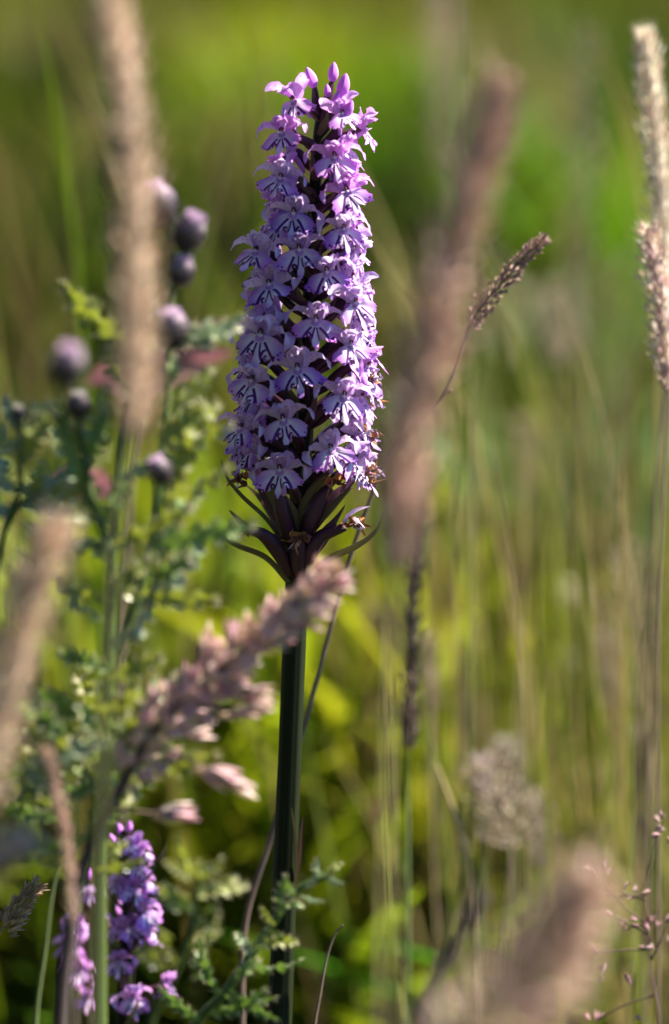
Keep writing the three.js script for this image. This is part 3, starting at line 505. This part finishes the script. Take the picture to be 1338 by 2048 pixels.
thistle('spiny green thistle with round lilac buds left of the tall orchid', 0.075, [
  { pts: [[200, 2060], [200, 1850], [203, 1650], [214, 1440], [222, 1200], [228, 1050], [238, 900], [256, 780]], w: 13 },
  { pts: [[218, 1330], [262, 1230], [300, 1090], [316, 960], [334, 800], [340, 700]], w: 9, dz: -60 },
  { pts: [[334, 800], [342, 640], [346, 560], [336, 480], [326, 420]], w: 6, dz: -60 },
  { pts: [[343, 600], [358, 540], [374, 480]], w: 5, dz: -50 },
  { pts: [[226, 1110], [196, 1040], [176, 960], [160, 850], [158, 815]], w: 8, dz: 30 },
  { pts: [[300, 1090], [318, 1020], [330, 960]], w: 6, dz: 40 },
  { pts: [[208, 1540], [170, 1510], [120, 1470], [95, 1440]], w: 7, dz: 40 },
], [
  [338, 700, -25, 1, 1, 2, -40], [345, 690, 60, 0.9, 2, 2, -40], [340, 680, 75, 1.0, 0, 2, -20], [310, 730, -40, 0.8, 1, 1, 0], [330, 780, 20, 0.8, 1, 0, 20], [318, 880, 60, 1.1, 2, 1, 20], [322, 880, 85, 1.1, 0, 1, -20], [325, 860, 40, 1, 0, 1, 0], [300, 850, -50, 0.9, 1, 1, 30],
  [318, 1000, 75, 1.1, 0, 1, 20], [325, 980, 30, 1.0, 2, 1, 10], [310, 1050, 55, 1.0, 0, 0, 20], [300, 1090, 80, 1.1, 2, 0, 30], [310, 1120, 40, 0.9, 0, 0, 0], [295, 1160, 60, 1, 1, 0, 40], [285, 1190, 90, 1.1, 0, 1, 20], [278, 1220, 45, 1.1, 2, 2, 30], [270, 1200, -30, 0.8, 1, 2, 40], 
  [176, 930, 20, 1, 0, 0, 20], [170, 880, -30, 0.8, 1, 0, 20], [165, 850, 50, 0.8, 1, 1, 20], [190, 1040, -60, 1.1, 0, 0, 0], [196, 1050, 35, 0.9, 0, 0, 30], [180, 1020, -20, 1, 2, 0, 10],
  [240, 960, 60, 0.9, 1, 2, 40], [225, 1090, -70, 1.1, 0, 2, 40], [228, 1090, 60, 1.1, 0, 2, 40], [226, 1130, -40, 1, 1, 1, 60], [222, 1200, -60, 1, 2, 2, 40], [226, 1180, 50, 1, 1, 1, 60], [220, 1290, 60, 1.1, 0, 2, 60], [216, 1340, -70, 1, 0, 0, 20], [218, 1360, 70, 1, 0, 1, 50], [208, 1240, -30, 1, 0, 2, 40],
  [215, 1430, 65, 1.2, 2, 0, 60], [212, 1440, -60, 1.2, 2, 0, 60], [250, 1470, 80, 1.1, 0, 1, 80], [205, 620, -50, 0.6, 3, 1, 60], [262, 690, -52, 1.35, 0, 1, -80], [256, 780, -20, 1, 0, 2, -40],
  ...spray([[80, 1420], [140, 1480], [205, 1520], [270, 1500]], 46, 50, 55, [0, 1, 1, 0]), ...spray([[60, 1560], [140, 1600], [210, 1640]], 24, 46, 46, [0, 0, 1, 2]), ...spray([[200, 1760], [110, 1700]], 6, 30, 30, [0, 1]),
], [[318, 412, -0.35, 1, 35, 1, -60], [376, 468, 0.45, 1, 32, 0.8, -50], [362, 543, 0.2, 1, 24, 1, -40], [344, 662, -0.1, 1, 32, 0.8, -20], [158, 812, 0, 1, 22, 0.5, 30], [322, 942, -0.5, 1, 22, 0.8, 40]]);
thistle('pale bluish thistle shoot at the left edge of the photo', 0.08, [{ pts: [[-60, 2060], [-40, 1500], [0, 1100], [40, 960], [40, 830]], w: 9 }, { pts: [[10, 1060], [60, 990], [105, 985]], w: 6 }],
  [[40, 860, -30, 0.9, 1, 2], [42, 870, 35, 0.9, 1, 2], [42, 910, -45, 1.1, 0, 2], [44, 920, 30, 1, 0, 2], [30, 980, -70, 1.1, 0, 2], [40, 985, 70, 1.0, 2, 2], [70, 985, 95, 0.9, 0, 2], [20, 1030, -60, 1, 0, 2], [60, 1000, 20, 0.9, 1, 2], [100, 990, 60, 0.6, 1, 1], [40, 1010, 110, 1, 0, 0], [10, 980, -20, 1, 0, 2]],
  [[38, 828, 0, 1, 13, 0.3]]);
thistle('dark green thistle shoot crossing in front of the tall orchid stem', 0.06, [{ pts: [[385, 2070], [450, 1985], [505, 1905], [550, 1840], [590, 1785], [650, 1750]], w: 10 }],
  [[440, 1990, -20, 1.1, 2, 0, 20], [450, 1990, 80, 1.2, 2, 0, 20], [470, 1960, 50, 1.1, 0, 0, 30], [420, 2030, 60, 1.2, 2, 0, 30], [500, 1910, -25, 1.0, 0, 2, 30], [505, 1905, 20, 0.9, 0, 0, 30], [520, 1890, 80, 1.1, 0, 1, 40], [540, 1860, 100, 1.0, 0, 1, 40], [548, 1850, -30, 0.9, 1, 1, 30], [560, 1830, 10, 1.0, 0, 0, 40], [570, 1810, 90, 0.9, 1, 0, 30], [590, 1790, -20, 0.9, 1, 0, 30], [600, 1790, 100, 0.9, 1, 2, 30], [610, 1775, 30, 0.8, 1, 2, 30], [640, 1755, -10, 0.8, 1, 2, 30], [648, 1755, 50, 0.8, 1, 2, 30], [650, 1750, 110, 0.7, 1, 2, 30], [400, 2040, -60, 1.1, 2, 0, 20], [490, 1930, 110, 1.1, 2, 0, 20], [460, 1980, 120, 1.1, 2, 0, 20]], [], 0.56);
thistle('small yellow-green thistle top right of the pink-purple small orchid', -0.07, [{ pts: [[300, 2060], [350, 1950], [385, 1850], [398, 1760]], w: 8 }],
  spray([[350, 1950], [385, 1850], [398, 1765]], 20, 40, 30, [1, 1, 0]).concat([[396, 1760, -35, 1, 0, 1], [400, 1760, 40, 1, 0, 1], [398, 1765, 10, 1, 1, 1], [390, 1790, 75, 1.2, 0, 1], [385, 1800, -80, 1.1, 0, 1]]), [], 0.7);

// ------------------------------------------------------------------ grasses
const spikeletGeos = [0, 1, 2].map((v) => { // two open glumes round a floret, 20 px long, along +y
  const gs = [];
  for (const [a, t, l] of [[0, 0.24 + v * 0.1, 20], [Math.PI, 0.2 + v * 0.07, 18], [1.6, 0.06, 17]]) { const g = ovoid(l * U, 2.5 * U, 5, 6, 0.9); g.scale(1, 1, 0.6); g.rotateX(t); g.rotateY(a); gs.push(g); }
  return mergeGeometries(gs);
});
const furGeo = (() => { const g = ovoid(20 * U, 3 * U, 3, 5, 0.9); const b = new THREE.ConeGeometry(0.5 * U, 18 * U, 3); b.translate(0, 24 * U, 0); return mergeGeometries([g, b]); })();
const strawMat = (c, t = 0.25) => phys({ color: C(...c), roughness: 1, transmission: t });
const headMat = phys({ vertexColors: true, roughness: 1, transmission: 0.22 });
const grassStem = {
  green: strawMat([0.11, 0.15, 0.03], 0.15), straw: strawMat([0.30, 0.22, 0.10], 0.15), yellow: strawMat([0.20, 0.19, 0.03], 0.15), dark: strawMat([0.075, 0.05, 0.045], 0.1), brown: strawMat([0.17, 0.11, 0.08], 0.1), olive: strawMat([0.14, 0.14, 0.03], 0.2),
};
// a blurred spike: stem line (pixels, from the root up to the tip of the head), where the head starts, half width, colours
function spikeGrass(name, label, category, z, pts, { stem = 'straw', w = 6, from = 0.5, half = () => 40, n = 420, colors = [[0.5, 0.36, 0.24]], lift = 0.55, size = 1, group, core = true } = {}) {
  const foot = at(...pts[0], z), base = V(foot.x, GROUND_Y, z), root = thing(name, label, category, base, group);
  const P = pts.map(([x, y, d = 0]) => at(x, y, z + d * U).sub(base)); const L = [V(0, -0.01, 0), ...P], k = pxAt(z) / U;
  part('stem', tube(L, (s) => U * w * k * lerp(1, 0.5, s), 60, 8), grassStem[stem], root);
  if (!n) return root;
  const c = curve(L), gs = []; let i0 = 0; const total = L.length - 1, start = (from + 1) / total;   // from = index of the point where the head starts
  for (let i = 0; i < n; i++) {
    const f = i / n, s = lerp(start, 1, f), p = c.getPoint(s), t = c.getTangent(s), a = i * 2.39996, r = half(f) * k * U * (1 + 0.55 * noise.noise(f * 14, Math.cos(a), 3 + Math.sin(a) + P[0].x * 60));
    const nx = V(0, 0, 1).addScaledVector(t, -t.z).normalize(), ny = V(0, 0, 0).crossVectors(t, nx), o = nx.multiplyScalar(Math.cos(a)).addScaledVector(ny, Math.sin(a));
    const q = rr(0.2, 0.95), dir = t.clone().multiplyScalar(lift).addScaledVector(o, 1 - lift * 0.6).add(V(rr(-0.2, 0.2), rr(-0.2, 0.2), rr(-0.2, 0.2)));
    gs.push(tinted(furGeo, q4(p.clone().addScaledVector(o, r * q), dir, a, size * k * rr(0.8, 1.25)), vary(colors[Math.floor(rnd() * colors.length)], 0.22)));
  }
  if (core) { const cc = []; for (let i = 0; i <= 12; i++) cc.push(c.getPoint(lerp(start, 1, i / 12)));
    gs.push(tinted(tube(cc, (s) => half(s) * k * U * 0.48 * (s > 0.97 ? 0.3 : 1), 24, 10), new THREE.Matrix4(), colors[0].map((v) => v * 0.8)).deleteAttribute('uv')); }
  part('seed_head', mergeGeometries(gs.map((g) => { g.deleteAttribute('uv'); return g; })), headMat, root);
  return root;
}
const bell = (a, b, p = 0.6) => (f) => lerp(a, b, Math.pow(Math.sin(Math.PI * clamp(0.08 + f * 0.88, 0, 1)), p));
const TAN = [[0.78, 0.58, 0.40], [0.68, 0.49, 0.33], [0.83, 0.66, 0.48]], MAUVE = [[0.58, 0.37, 0.26], [0.48, 0.30, 0.22], [0.64, 0.44, 0.30]], CREAM = [[0.84, 0.72, 0.54], [0.76, 0.62, 0.46], [0.88, 0.78, 0.62]], PINKISH = [[0.70, 0.50, 0.43], [0.60, 0.41, 0.36]];
spikeGrass('grass_spike', 'tall blurred tan grass spike in the foreground, upper left of the orchid', 'grass', 0.175, [[190, 2070], [205, 1600], [222, 1200], [240, 980], [262, 870], [272, 700], [272, 500], [264, 300], [240, 100], [196, -70]], { stem: 'olive', w: 6, from: 4, half: bell(16, 46), n: 620, colors: [...TAN, [0.5, 0.36, 0.25]], lift: 0.8, size: 1.6 });
spikeGrass('grass_spike', 'very blurred leaning mauve-tan grass spike in the foreground right of the orchid', 'grass', 0.205, [[760, 2070], [775, 1500], [790, 1150], [808, 980], [832, 780], [872, 640], [925, 430], [965, 300], [1002, 165]], { stem: 'straw', w: 6, from: 2, half: (f) => lerp(5, 54, Math.pow(Math.sin(Math.PI * Math.pow(clamp(f, 0, 1), 0.8)), 0.9)), n: 480, colors: [...MAUVE, ...PINKISH], lift: 0.7, size: 2.2 });
spikeGrass('grass_spike', 'blurred tan grass spike at the left edge, below the pale thistle shoot', 'grass', 0.18, [[-110, 2070], [-60, 1700], [0, 1450], [40, 1280], [75, 1150], [112, 1035]], { stem: 'straw', w: 9, from: 1, half: bell(24, 50), n: 480, colors: TAN, lift: 0.75, size: 1.5 });
spikeGrass('grass_spike', 'blurred pinkish tan grass tip low at the left edge', 'grass', 0.22, [[-140, 2070], [-90, 1850], [-40, 1730], [30, 1690], [60, 1672]], { stem: 'straw', w: 7, from: 1, half: bell(14, 30), n: 160, colors: PINKISH, lift: 0.85 });
spikeGrass('grass_spike', 'cream woolly grass spike at the upper right edge', 'grass', -0.09, [[1290, 2070], [1300, 1500], [1312, 1000], [1330, 760], [1328, 500], [1316, 320], [1302, 180], [1290, 66]], { stem: 'brown', w: 3.6, from: 3, half: bell(10, 32), n: 520, colors: CREAM, lift: 0.9 });
spikeGrass('grass_spike', 'pinkish woolly grass spike at the right edge, below the cream spike', 'grass', -0.045, [[1315, 2070], [1318, 1200], [1334, 780], [1326, 640], [1312, 540], [1296, 455]], { stem: 'brown', w: 3, from: 2, half: bell(8, 30), n: 240, colors: PINKISH.concat(CREAM), lift: 0.8 });
spikeGrass('grass_spike', 'large very blurred pinkish tan grass head at the bottom right', 'grass', 0.27, [[900, 2300], [960, 2120], [1020, 2010], [1090, 1920], [1140, 1840], [1182, 1755]], { stem: 'brown', w: 9, from: 0, half: (f) => lerp(190, 14, Math.pow(f, 0.8)), n: 420, colors: PINKISH.concat(TAN, MAUVE), lift: 0.55, size: 2.6, core: false });
spikeGrass('grass_spike', 'dark narrow purplish grass spike on a green stem, right of the orchid', 'grass', -0.075, [[816, 2070], [814, 1700], [816, 1500], [820, 1420], [826, 1200], [834, 1020]], { stem: 'green', w: 5, from: 2, half: bell(7, 17), n: 260, colors: [[0.17, 0.1, 0.075], [0.26, 0.17, 0.11], [0.13, 0.08, 0.065]], lift: 0.8 });
spikeGrass('grass_spike', 'dark leaning blurred grass stalk beside the large bottom right head', 'grass', 0.13, [[835, 2120], [860, 1990], [890, 1920], [925, 1860], [965, 1790]], { stem: 'dark', w: 7, from: 0, half: bell(8, 14), n: 150, colors: [[0.14, 0.09, 0.08], [0.18, 0.12, 0.1]], lift: 0.92 });
spikeGrass('grass_spike', 'small pale round seed head on a thin stalk in the right background', 'grass', -0.3, [[1140, 2070], [1160, 1700], [1160, 1400], [1150, 1230], [1152, 1170]], { stem: 'olive', w: 6, from: 3, half: () => 20, n: 60, colors: CREAM, lift: 0.4 });
spikeGrass('grass_spike', 'greyish blurred seed head on a green stalk in the right background', 'grass', -0.28, [[1150, 2080], [1156, 1700], [1156, 1420], [1152, 1310]], { stem: 'green', w: 7, from: 2, half: () => 18, n: 70, colors: [[0.28, 0.22, 0.2]], lift: 0.5 });
spikeGrass('grass_spike', 'brownish fluffy blurred seed head low right, above the large head', 'grass', -0.1, [[1000, 2080], [1010, 1850], [1020, 1700], [1000, 1600], [972, 1520]], { stem: 'brown', w: 4, from: 2, half: bell(22, 66), n: 300, core: false, colors: [[0.36, 0.26, 0.17], [0.42, 0.34, 0.24], [0.26, 0.18, 0.12]], lift: 0.5 });
spikeGrass('grass_spike', 'pale grey-mauve bud-like seed head left of the brownish fluffy head', 'grass', -0.11, [[960, 2080], [962, 1800], [968, 1600], [970, 1545], [965, 1520]], { stem: 'green', w: 4, from: 2, half: () => 16, n: 60, colors: [[0.55, 0.44, 0.42]], lift: 0.8 });
spikeGrass('grass_spike', 'mauve blurred grass head far in the upper right background', 'grass', -0.5, [[960, 2070], [930, 1000], [905, 350], [895, 120], [885, -20]], { stem: 'olive', w: 6, from: 2, half: bell(14, 50), n: 150, core: false, colors: [[0.42, 0.28, 0.26], [0.36, 0.24, 0.2]], lift: 0.7 });
spikeGrass('grass_spike', 'faint brown blurred grass head below the small round seed head area, right', 'grass', -0.2, [[1280, 2070], [1270, 1500], [1262, 1250], [1258, 1090]], { stem: 'brown', w: 5, from: 1, half: bell(16, 46), n: 170, core: false, colors: [[0.4, 0.3, 0.2]], lift: 0.6 });
spikeGrass('grass_spike', 'brown wispy blurred grass head right of the sharp small spike', 'grass', -0.35, [[1170, 2070], [1150, 1200], [1165, 700], [1168, 450], [1172, 300], [1180, 60]], { stem: 'dark', w: 4, from: 2, half: bell(6, 46), n: 110, core: false, colors: [[0.3, 0.22, 0.16], [0.36, 0.28, 0.2]], lift: 0.7 });
spikeGrass('grass_spike', 'small white blurred flower head low behind the orchid stem, to its right', 'wildflower', -0.4, [[705, 2080], [708, 1800], [714, 1570], [716, 1500]], { stem: 'green', w: 5, from: 2, half: () => 34, n: 90, colors: [[0.7, 0.72, 0.68]], lift: 0.3, core: false });
for (const [x, y, z, h, c, label] of [
  [1120, 640, -0.3, 34, [0.3, 0.22, 0.15], 'blurred brown seed head right of the small sharp spike, level with its middle'],
  [1060, 900, -0.35, 26, [0.4, 0.33, 0.18], 'blurred straw seed head in the grass below the small sharp spike'],
  [1215, 1330, -0.22, 20, [0.42, 0.32, 0.2], 'blurred tan seed head between the two right-hand background stalks'],
  [1080, 1650, -0.14, 30, [0.42, 0.33, 0.24], 'pale tan tuft just right of the brownish fluffy head'],
  [1020, 1540, -0.16, 30, [0.46, 0.4, 0.3], 'greyish curled seed head above the brownish fluffy head'],
  [760, 1280, -0.3, 22, [0.42, 0.34, 0.2], 'blurred straw seed head low between the orchid stem and the dark spike'],
  [860, 1330, -0.16, 16, [0.36, 0.27, 0.17], 'narrow tan seed head just right of the dark narrow spike'],
]) spikeGrass('grass_spike', label, 'grass', z, [[x + 30, 2080], [x + 18, y + 320], [x + 6, y + 90], [x - 8, y - 60]], { stem: 'brown', w: 3.5, from: 2, half: bell(8, h), n: 150, core: false, colors: [c, c.map((v) => v * 0.75)], lift: 0.55 });
// bare stalks, blurred
const stalks = [
  [-0.09, [[1062, 2070], [1050, 1600], [1030, 1200], [985, 880]], 'straw', 2.6, 'thin straw stalk rising from the brownish fluffy head area'],
  [-0.11, [[1330, 2070], [1300, 1500], [1262, 1150], [1200, 820], [1130, 600]], 'straw', 2.6, 'thin straw stalk sweeping up left from the lower right corner'],
  [-0.07, [[1262, 2070], [1268, 1700], [1276, 1400], [1290, 1100]], 'brown', 2.4, 'thin brown stalk left of the open pink panicle'],
  [-0.1, [[800, 2070], [792, 1700], [776, 1400], [770, 1250]], 'straw', 3, 'thin straw stalk left of the dark narrow spike'],
  [-0.12, [[880, 2070], [866, 1700], [858, 1300], [862, 1000]], 'straw', 3, 'thin straw stalk right of the dark narrow spike'],
  [-0.13, [[930, 2070], [936, 1500], [942, 1000], [938, 600], [932, 200], [928, -40]], 'olive', 5, 'blurred olive grass stalk running the full height right of the leaning mauve spike'],
  [-0.16, [[912, 2070], [916, 1600], [914, 1200], [908, 850], [900, 500]], 'straw', 4, 'blurred straw stalk just left of the full height olive stalk'],
  [-0.2, [[975, 2070], [965, 1700], [940, 1200], [920, 900]], 'yellow', 4, 'blurred yellow stalk crossing the full height olive stalk low down'],
  [-0.3, [[700, 2070], [712, 1700], [728, 1450], [742, 1250]], 'straw', 5, 'leftmost of the blurred straw stalks low behind the orchid stem'],
  [-0.33, [[728, 2070], [735, 1700], [748, 1450], [770, 1200]], 'straw', 5, 'middle of the blurred straw stalks low behind the orchid stem'],
  [-0.36, [[670, 2070], [690, 1800], [716, 1560], [735, 1400]], 'straw', 5, 'shortest of the blurred straw stalks low behind the orchid stem'],
  [-0.14, [[1292, 2070], [1290, 1700], [1296, 1300], [1306, 950], [1316, 700]], 'brown', 4, 'blurred reddish brown stalk near the right edge'],
  [-0.08, [[940, 1760], [925, 1680], [895, 1590], [872, 1530]], 'straw', 7, 'short tan broken stalk leaning left, low between the dark spike and the fluffy head'],
  [-0.1, [[860, 2070], [900, 1880], [918, 1780], [922, 1600]], 'green', 4, 'thin green stalk bending right beside the dark leaning stalk'],
  [-0.2, [[1250, 2070], [1240, 1500], [1215, 1100], [1170, 800], [1100, 560]], 'yellow', 3, 'thin yellow grass stem curving up to the left in the right background'],
  [-0.24, [[1200, 2070], [1190, 1500], [1150, 1150], [1080, 850], [1010, 650]], 'yellow', 3, 'thin yellow grass stem rising behind the sharp small spike'],
  [0.0, [[628, 2070], [640, 1990], [655, 1910], [672, 1865], [686, 1850]], 'brown', 3.2, 'thin sharp brown grass stalk with a bent tip right of the orchid stem base'],
  [-0.03, [[70, 2070], [90, 1900], [110, 1760], [135, 1680]], 'green', 5, 'thin green stalk at the far lower left'],
];
for (const [z, pts, stem, w, label] of stalks) spikeGrass('grass_stalk', label, 'grass stalk', z, pts[0][1] < 2000 ? [[pts[0][0] + 20, 2090], ...pts] : pts, { stem, w, n: 0 });

// panicles whose spikelets can be told apart: every spikelet a part
function panicle(label, z, stemPts, stemMatName, w, items, mats, size, name = 'grass_panicle') {
  const foot = at(...stemPts[0], z), base = V(foot.x, GROUND_Y, z), root = thing(name, label, 'grass', base), L = [V(0, -0.01, 0), ...stemPts.map(([x, y, d = 0]) => at(x, y, z + d * U).sub(base))];
  part('stem', tube(L, (s) => U * lerp(w, w * 0.35, s), 70, 10), grassStem[stemMatName], root);
  for (const [x, y, dx, dy, dz, s, off = 0, mat = -1] of items) {
    const m = part('spikelet', spikeletGeos[Math.floor(rnd() * 3)], mats[mat >= 0 ? mat : Math.floor(rnd() * mats.length)], root);
    m.applyMatrix4(q4(at(x, y, z + off * U).sub(base), V(dx, dy, dz), rr(0, 6), size * s * rr(0.85, 1.15)));
  }
  return { root, base };
}
const pinkMats = [strawMat([0.76, 0.52, 0.50], 0.4), strawMat([0.82, 0.64, 0.56], 0.4), strawMat([0.62, 0.36, 0.40], 0.4), strawMat([0.72, 0.55, 0.40], 0.4)];
{ // the diagonal one in front: clusters of spikelets along its axis
  const ax = [[185, 1680], [250, 1560], [310, 1462], [370, 1400], [430, 1352], [500, 1292], [560, 1245], [610, 1200], [660, 1150]], it = [];
  for (let k = 0; k < 240; k++) {
    const f = 1.0 + Math.pow(k / 240, 0.95) * 6.9, i = Math.min(7, Math.floor(f)), t = f - i, x = lerp(ax[i][0], ax[i + 1][0], t), y = lerp(ax[i][1], ax[i + 1][1], t), a = k * 2.39996, e = lerp(92, 16, Math.pow(k / 240, 0.85)) * (0.4 + 0.6 * Math.abs(Math.sin(k * 0.17)));
    it.push([x + Math.cos(a) * e * rr(0.15, 0.9) * 0.62 + rr(-8, 8), y + Math.cos(a) * e * rr(0.15, 0.9) * 0.72 + rr(-8, 8), 0.75 + Math.cos(a) * 0.5, 0.7 - Math.cos(a) * 0.5, Math.sin(a) * 0.6, rr(1.5, 2.9), Math.sin(a) * e]);
  }
  for (const [x, y, dx, dy] of [[410, 1300, 0.2, 1], [400, 1320, 0.35, 1], [415, 1330, 0.15, 1], [465, 1290, 0, 1], [475, 1300, 0.2, 1], [500, 1390, 1, 0.1], [480, 1395, 1, 0.2], [495, 1420, 1, 0.15], [455, 1425, 1, 0.1], [430, 1430, 1, 0], [400, 1545, 1, -0.25], [430, 1555, 1, -0.25], [452, 1566, 1, -0.25], [385, 1540, 1, -0.2], [415, 1535, 1, -0.3], [330, 1630, 1, 0.05], [300, 1632, 1, 0.1], [318, 1622, 1, 0]])
    it.push([x, y, dx, dy, rr(-0.2, 0.3), 3.1, rr(-10, 30)]);
  const { root, base } = panicle('pink grass panicle leaning diagonally in front of the orchid stem', 0.088, [[120, 2070], [140, 1860], [170, 1720], ...ax.slice(1)], 'dark', 13, it, pinkMats, 1);
  for (const b of [[[300, 1475], [350, 1505], [405, 1535], [480, 1570]], [[205, 1600], [260, 1620], [350, 1632]], [[370, 1405], [440, 1420], [520, 1415]], [[430, 1352], [490, 1378], [530, 1388]]]) part('branch', tube(b.map(([x, y]) => at(x, y, 0.089).sub(base)), (s) => U * 5 * (1 - 0.6 * s), 14, 8), grassStem.brown, root);
}
{ // purple-brown stalk left of it
  spikeGrass('grass_spike', 'blurred mauve grass stalk in front of the thistle leaves, lower left', 'grass', 0.11, [[150, 2070], [148, 1850], [132, 1680], [108, 1560], [96, 1510]], { stem: 'brown', w: 4, from: 1, half: bell(4, 9), n: 160, colors: MAUVE, lift: 0.92 });
}
const brownMats = [strawMat([0.44, 0.27, 0.20], 0.35), strawMat([0.58, 0.40, 0.28], 0.35), strawMat([0.32, 0.19, 0.16], 0.3)];
{ // the small sharp spike behind the mauve one, its long stem passing behind the orchid
  const ax = [[938, 655], [965, 610], [1010, 560], [1050, 512], [1086, 478]], it = [];
  for (let k = 0; k < 130; k++) {
    const f = k / 130 * 3.98, i = Math.floor(f), t = f - i, a = k * 2.39996, e = lerp(24, 7, Math.pow(k / 130, 1.4)) * (k < 12 ? 0.6 : 1), c = Math.cos(a), q = rr(0.35, 0.9);
    it.push([lerp(ax[i][0], ax[i + 1][0], t) + c * e * q * 0.75, lerp(ax[i][1], ax[i + 1][1], t) + c * e * q * 0.66, 0.72 + c * 0.4, 0.78 - c * 0.42, Math.sin(a) * 0.6, rr(0.75, 1.1), Math.sin(a) * e * q]);
  }
  for (const [x, y] of [[893, 790], [884, 796], [900, 788], [790, 890], [786, 905], [795, 872], [784, 915]]) it.push([x, y, 0.5, 1, 0.1, 0.8]);
  panicle('small sharp brown grass spike pointing up right, on a long thin stem', -0.025, [[484, 2070], [492, 1840], [540, 1680], [612, 1440], [690, 1150], [740, 1000], [790, 890], [885, 790], ...ax], 'brown', 6.5, it, brownMats, 1);
}
{ // far lower left sharp spike
  const it = [];
  for (let k = 0; k < 60; k++) { const f = k / 60, a = k * 2.4, e = lerp(24, 6, f), c = Math.cos(a); it.push([lerp(2, 74, f) + c * e * 0.6, lerp(1862, 1772, f) + c * e * 0.5, 0.65 + c * 0.35, 0.78 - c * 0.4, Math.sin(a) * 0.5, rr(1, 1.5), Math.sin(a) * e * 0.6]); }
  panicle('small tan grass spike at the lower left edge', 0.015, [[-60, 2070], [-40, 1950], [2, 1862], [40, 1812], [76, 1770]], 'straw', 5, it, [strawMat([0.5, 0.34, 0.2], 0.3), strawMat([0.36, 0.24, 0.14], 0.3)], 1);
}
{ // open pink panicle at the lower right: thin branches, single spikelets
  const it = [[1180, 1745, -0.8, 0.8], [1190, 1752, -0.6, 1], [1207, 1742, 0, 1], [1212, 1752, 0.2, 1], [1188, 1790, -1, 0.2], [1200, 1785, -1, 0.3], [1215, 1790, -0.9, 0.1], [1245, 1780, 0.6, 0.8], [1262, 1785, 0.8, 0.6], [1282, 1790, 0.9, 0.5], [1255, 1800, 0.5, 0.2], [1225, 1830, -0.9, 0.2], [1250, 1850, -0.3, 1], [1275, 1840, -0.8, 0.3], [1280, 1852, -0.9, 0], [1300, 1850, 0.2, 1], [1312, 1855, 0.4, 0.9], [1298, 1862, -0.4, 0.8], [1330, 1848, 0.5, 0.8], [1287, 1898, 0.7, 0.1], [1292, 1896, -0.8, 0.1], [1250, 1862, -0.2, 0.9], [1190, 1900, -0.6, 0.6], [1200, 1905, -0.8, 0.2], [1212, 1925, -0.5, -0.6], [1205, 1950, -0.3, -0.8], [1318, 1645, -0.5, 0.8], [1325, 1640, 0, 1], [1330, 1660, -0.9, 0.3], [1322, 1668, -0.8, -0.2], [1335, 1672, 0.2, -0.5], [1250, 1948, 0.4, -0.6], [1335, 1890, 0.4, 0.8], [1180, 2040, -0.5, 0.6], [1190, 2044, 0.3, 0.8], [1285, 2040, -0.6, 0.4]].map(([x, y, dx, dy]) => [x, y, dx, dy, rr(-0.4, 0.4), rr(1.15, 1.5), rr(-30, 30)]);
  const { root, base } = panicle('open pink bent-grass panicle with hair-thin branches at the lower right', -0.015, [[1320, 2070], [1305, 1950], [1296, 1850], [1290, 1780], [1310, 1690], [1328, 1640]], 'brown', 3, it, [strawMat([0.46, 0.24, 0.25], 0.3), strawMat([0.52, 0.33, 0.30], 0.3), strawMat([0.36, 0.18, 0.2], 0.3)], 0.95);
  for (const b of [[[1296, 1850], [1250, 1815], [1205, 1765]], [[1292, 1800], [1270, 1795], [1245, 1785]], [[1300, 1900], [1250, 1900], [1200, 1905]], [[1300, 1890], [1290, 1895], [1285, 1898]], [[1298, 1870], [1270, 1855], [1230, 1832]], [[1292, 1790], [1250, 1792], [1200, 1788]], [[1303, 1920], [1318, 1890], [1332, 1850]], [[1310, 1990], [1250, 2010], [1190, 2042]], [[1296, 1850], [1276, 1850], [1252, 1860]]]) part('branch', tube(b.map(([x, y]) => at(x, y, -0.015).sub(base)), () => U * 2, 10, 6), grassStem.brown, root);
}

// ------------------------------------------------------------------ broad leaves behind the thistle and elsewhere in the meadow
{
  const z = -0.14, foot = at(250, 2070, z), base = V(foot.x, GROUND_Y, z), root = thing('dock_plant', 'blurred dock plant with reddish pink leaves behind the thistle', 'dock', base), red = phys({ color: C(0.36, 0.14, 0.15), roughness: 1, transmission: 0.35 }), pale = phys({ color: C(0.42, 0.24, 0.2), roughness: 1, transmission: 0.35 });
  part('stem', tube([V(0, -0.01, 0), at(250, 2000, z).sub(base), at(240, 1400, z).sub(base), at(260, 960, z).sub(base), at(290, 740, z).sub(base)], (s) => U * lerp(10, 6, s), 30, 8), grassStem.brown, root);
  for (const [pts, w, m] of [[[[250, 985], [200, 968], [150, 962], [90, 975]], 34, red], [[[285, 790], [330, 755], [370, 738], [420, 742]], 26, pale], [[[290, 740], [340, 700], [400, 670], [450, 640]], 22, pale], [[[270, 800], [240, 760], [210, 750], [170, 770]], 28, red], [[[275, 760], [300, 720], [430, 710], [470, 700]], 20, red]])
    part('leaf', sheet(pts.map(([x, y]) => at(x, y, z).sub(base)), (s) => U * w * 1.15 * Math.sin(Math.PI * clamp(s * 0.9 + 0.08, 0, 1)), V(0, 1, 0.25), { n: 14, m: 6, cup: 0.2, ruffle: 4 * U }), m, root);
}
thistle('blurred pink thistle bud behind the thistle, at the left', -0.2, [{ pts: [[150, 2070], [140, 1400], [128, 1000], [132, 760]], w: 8 }], [[130, 900, -50, 1, 0, 0], [130, 950, 60, 1, 0, 1]], [[134, 735, 0.2, 1, 44, 1]]);

renderer.render(scene, camera);
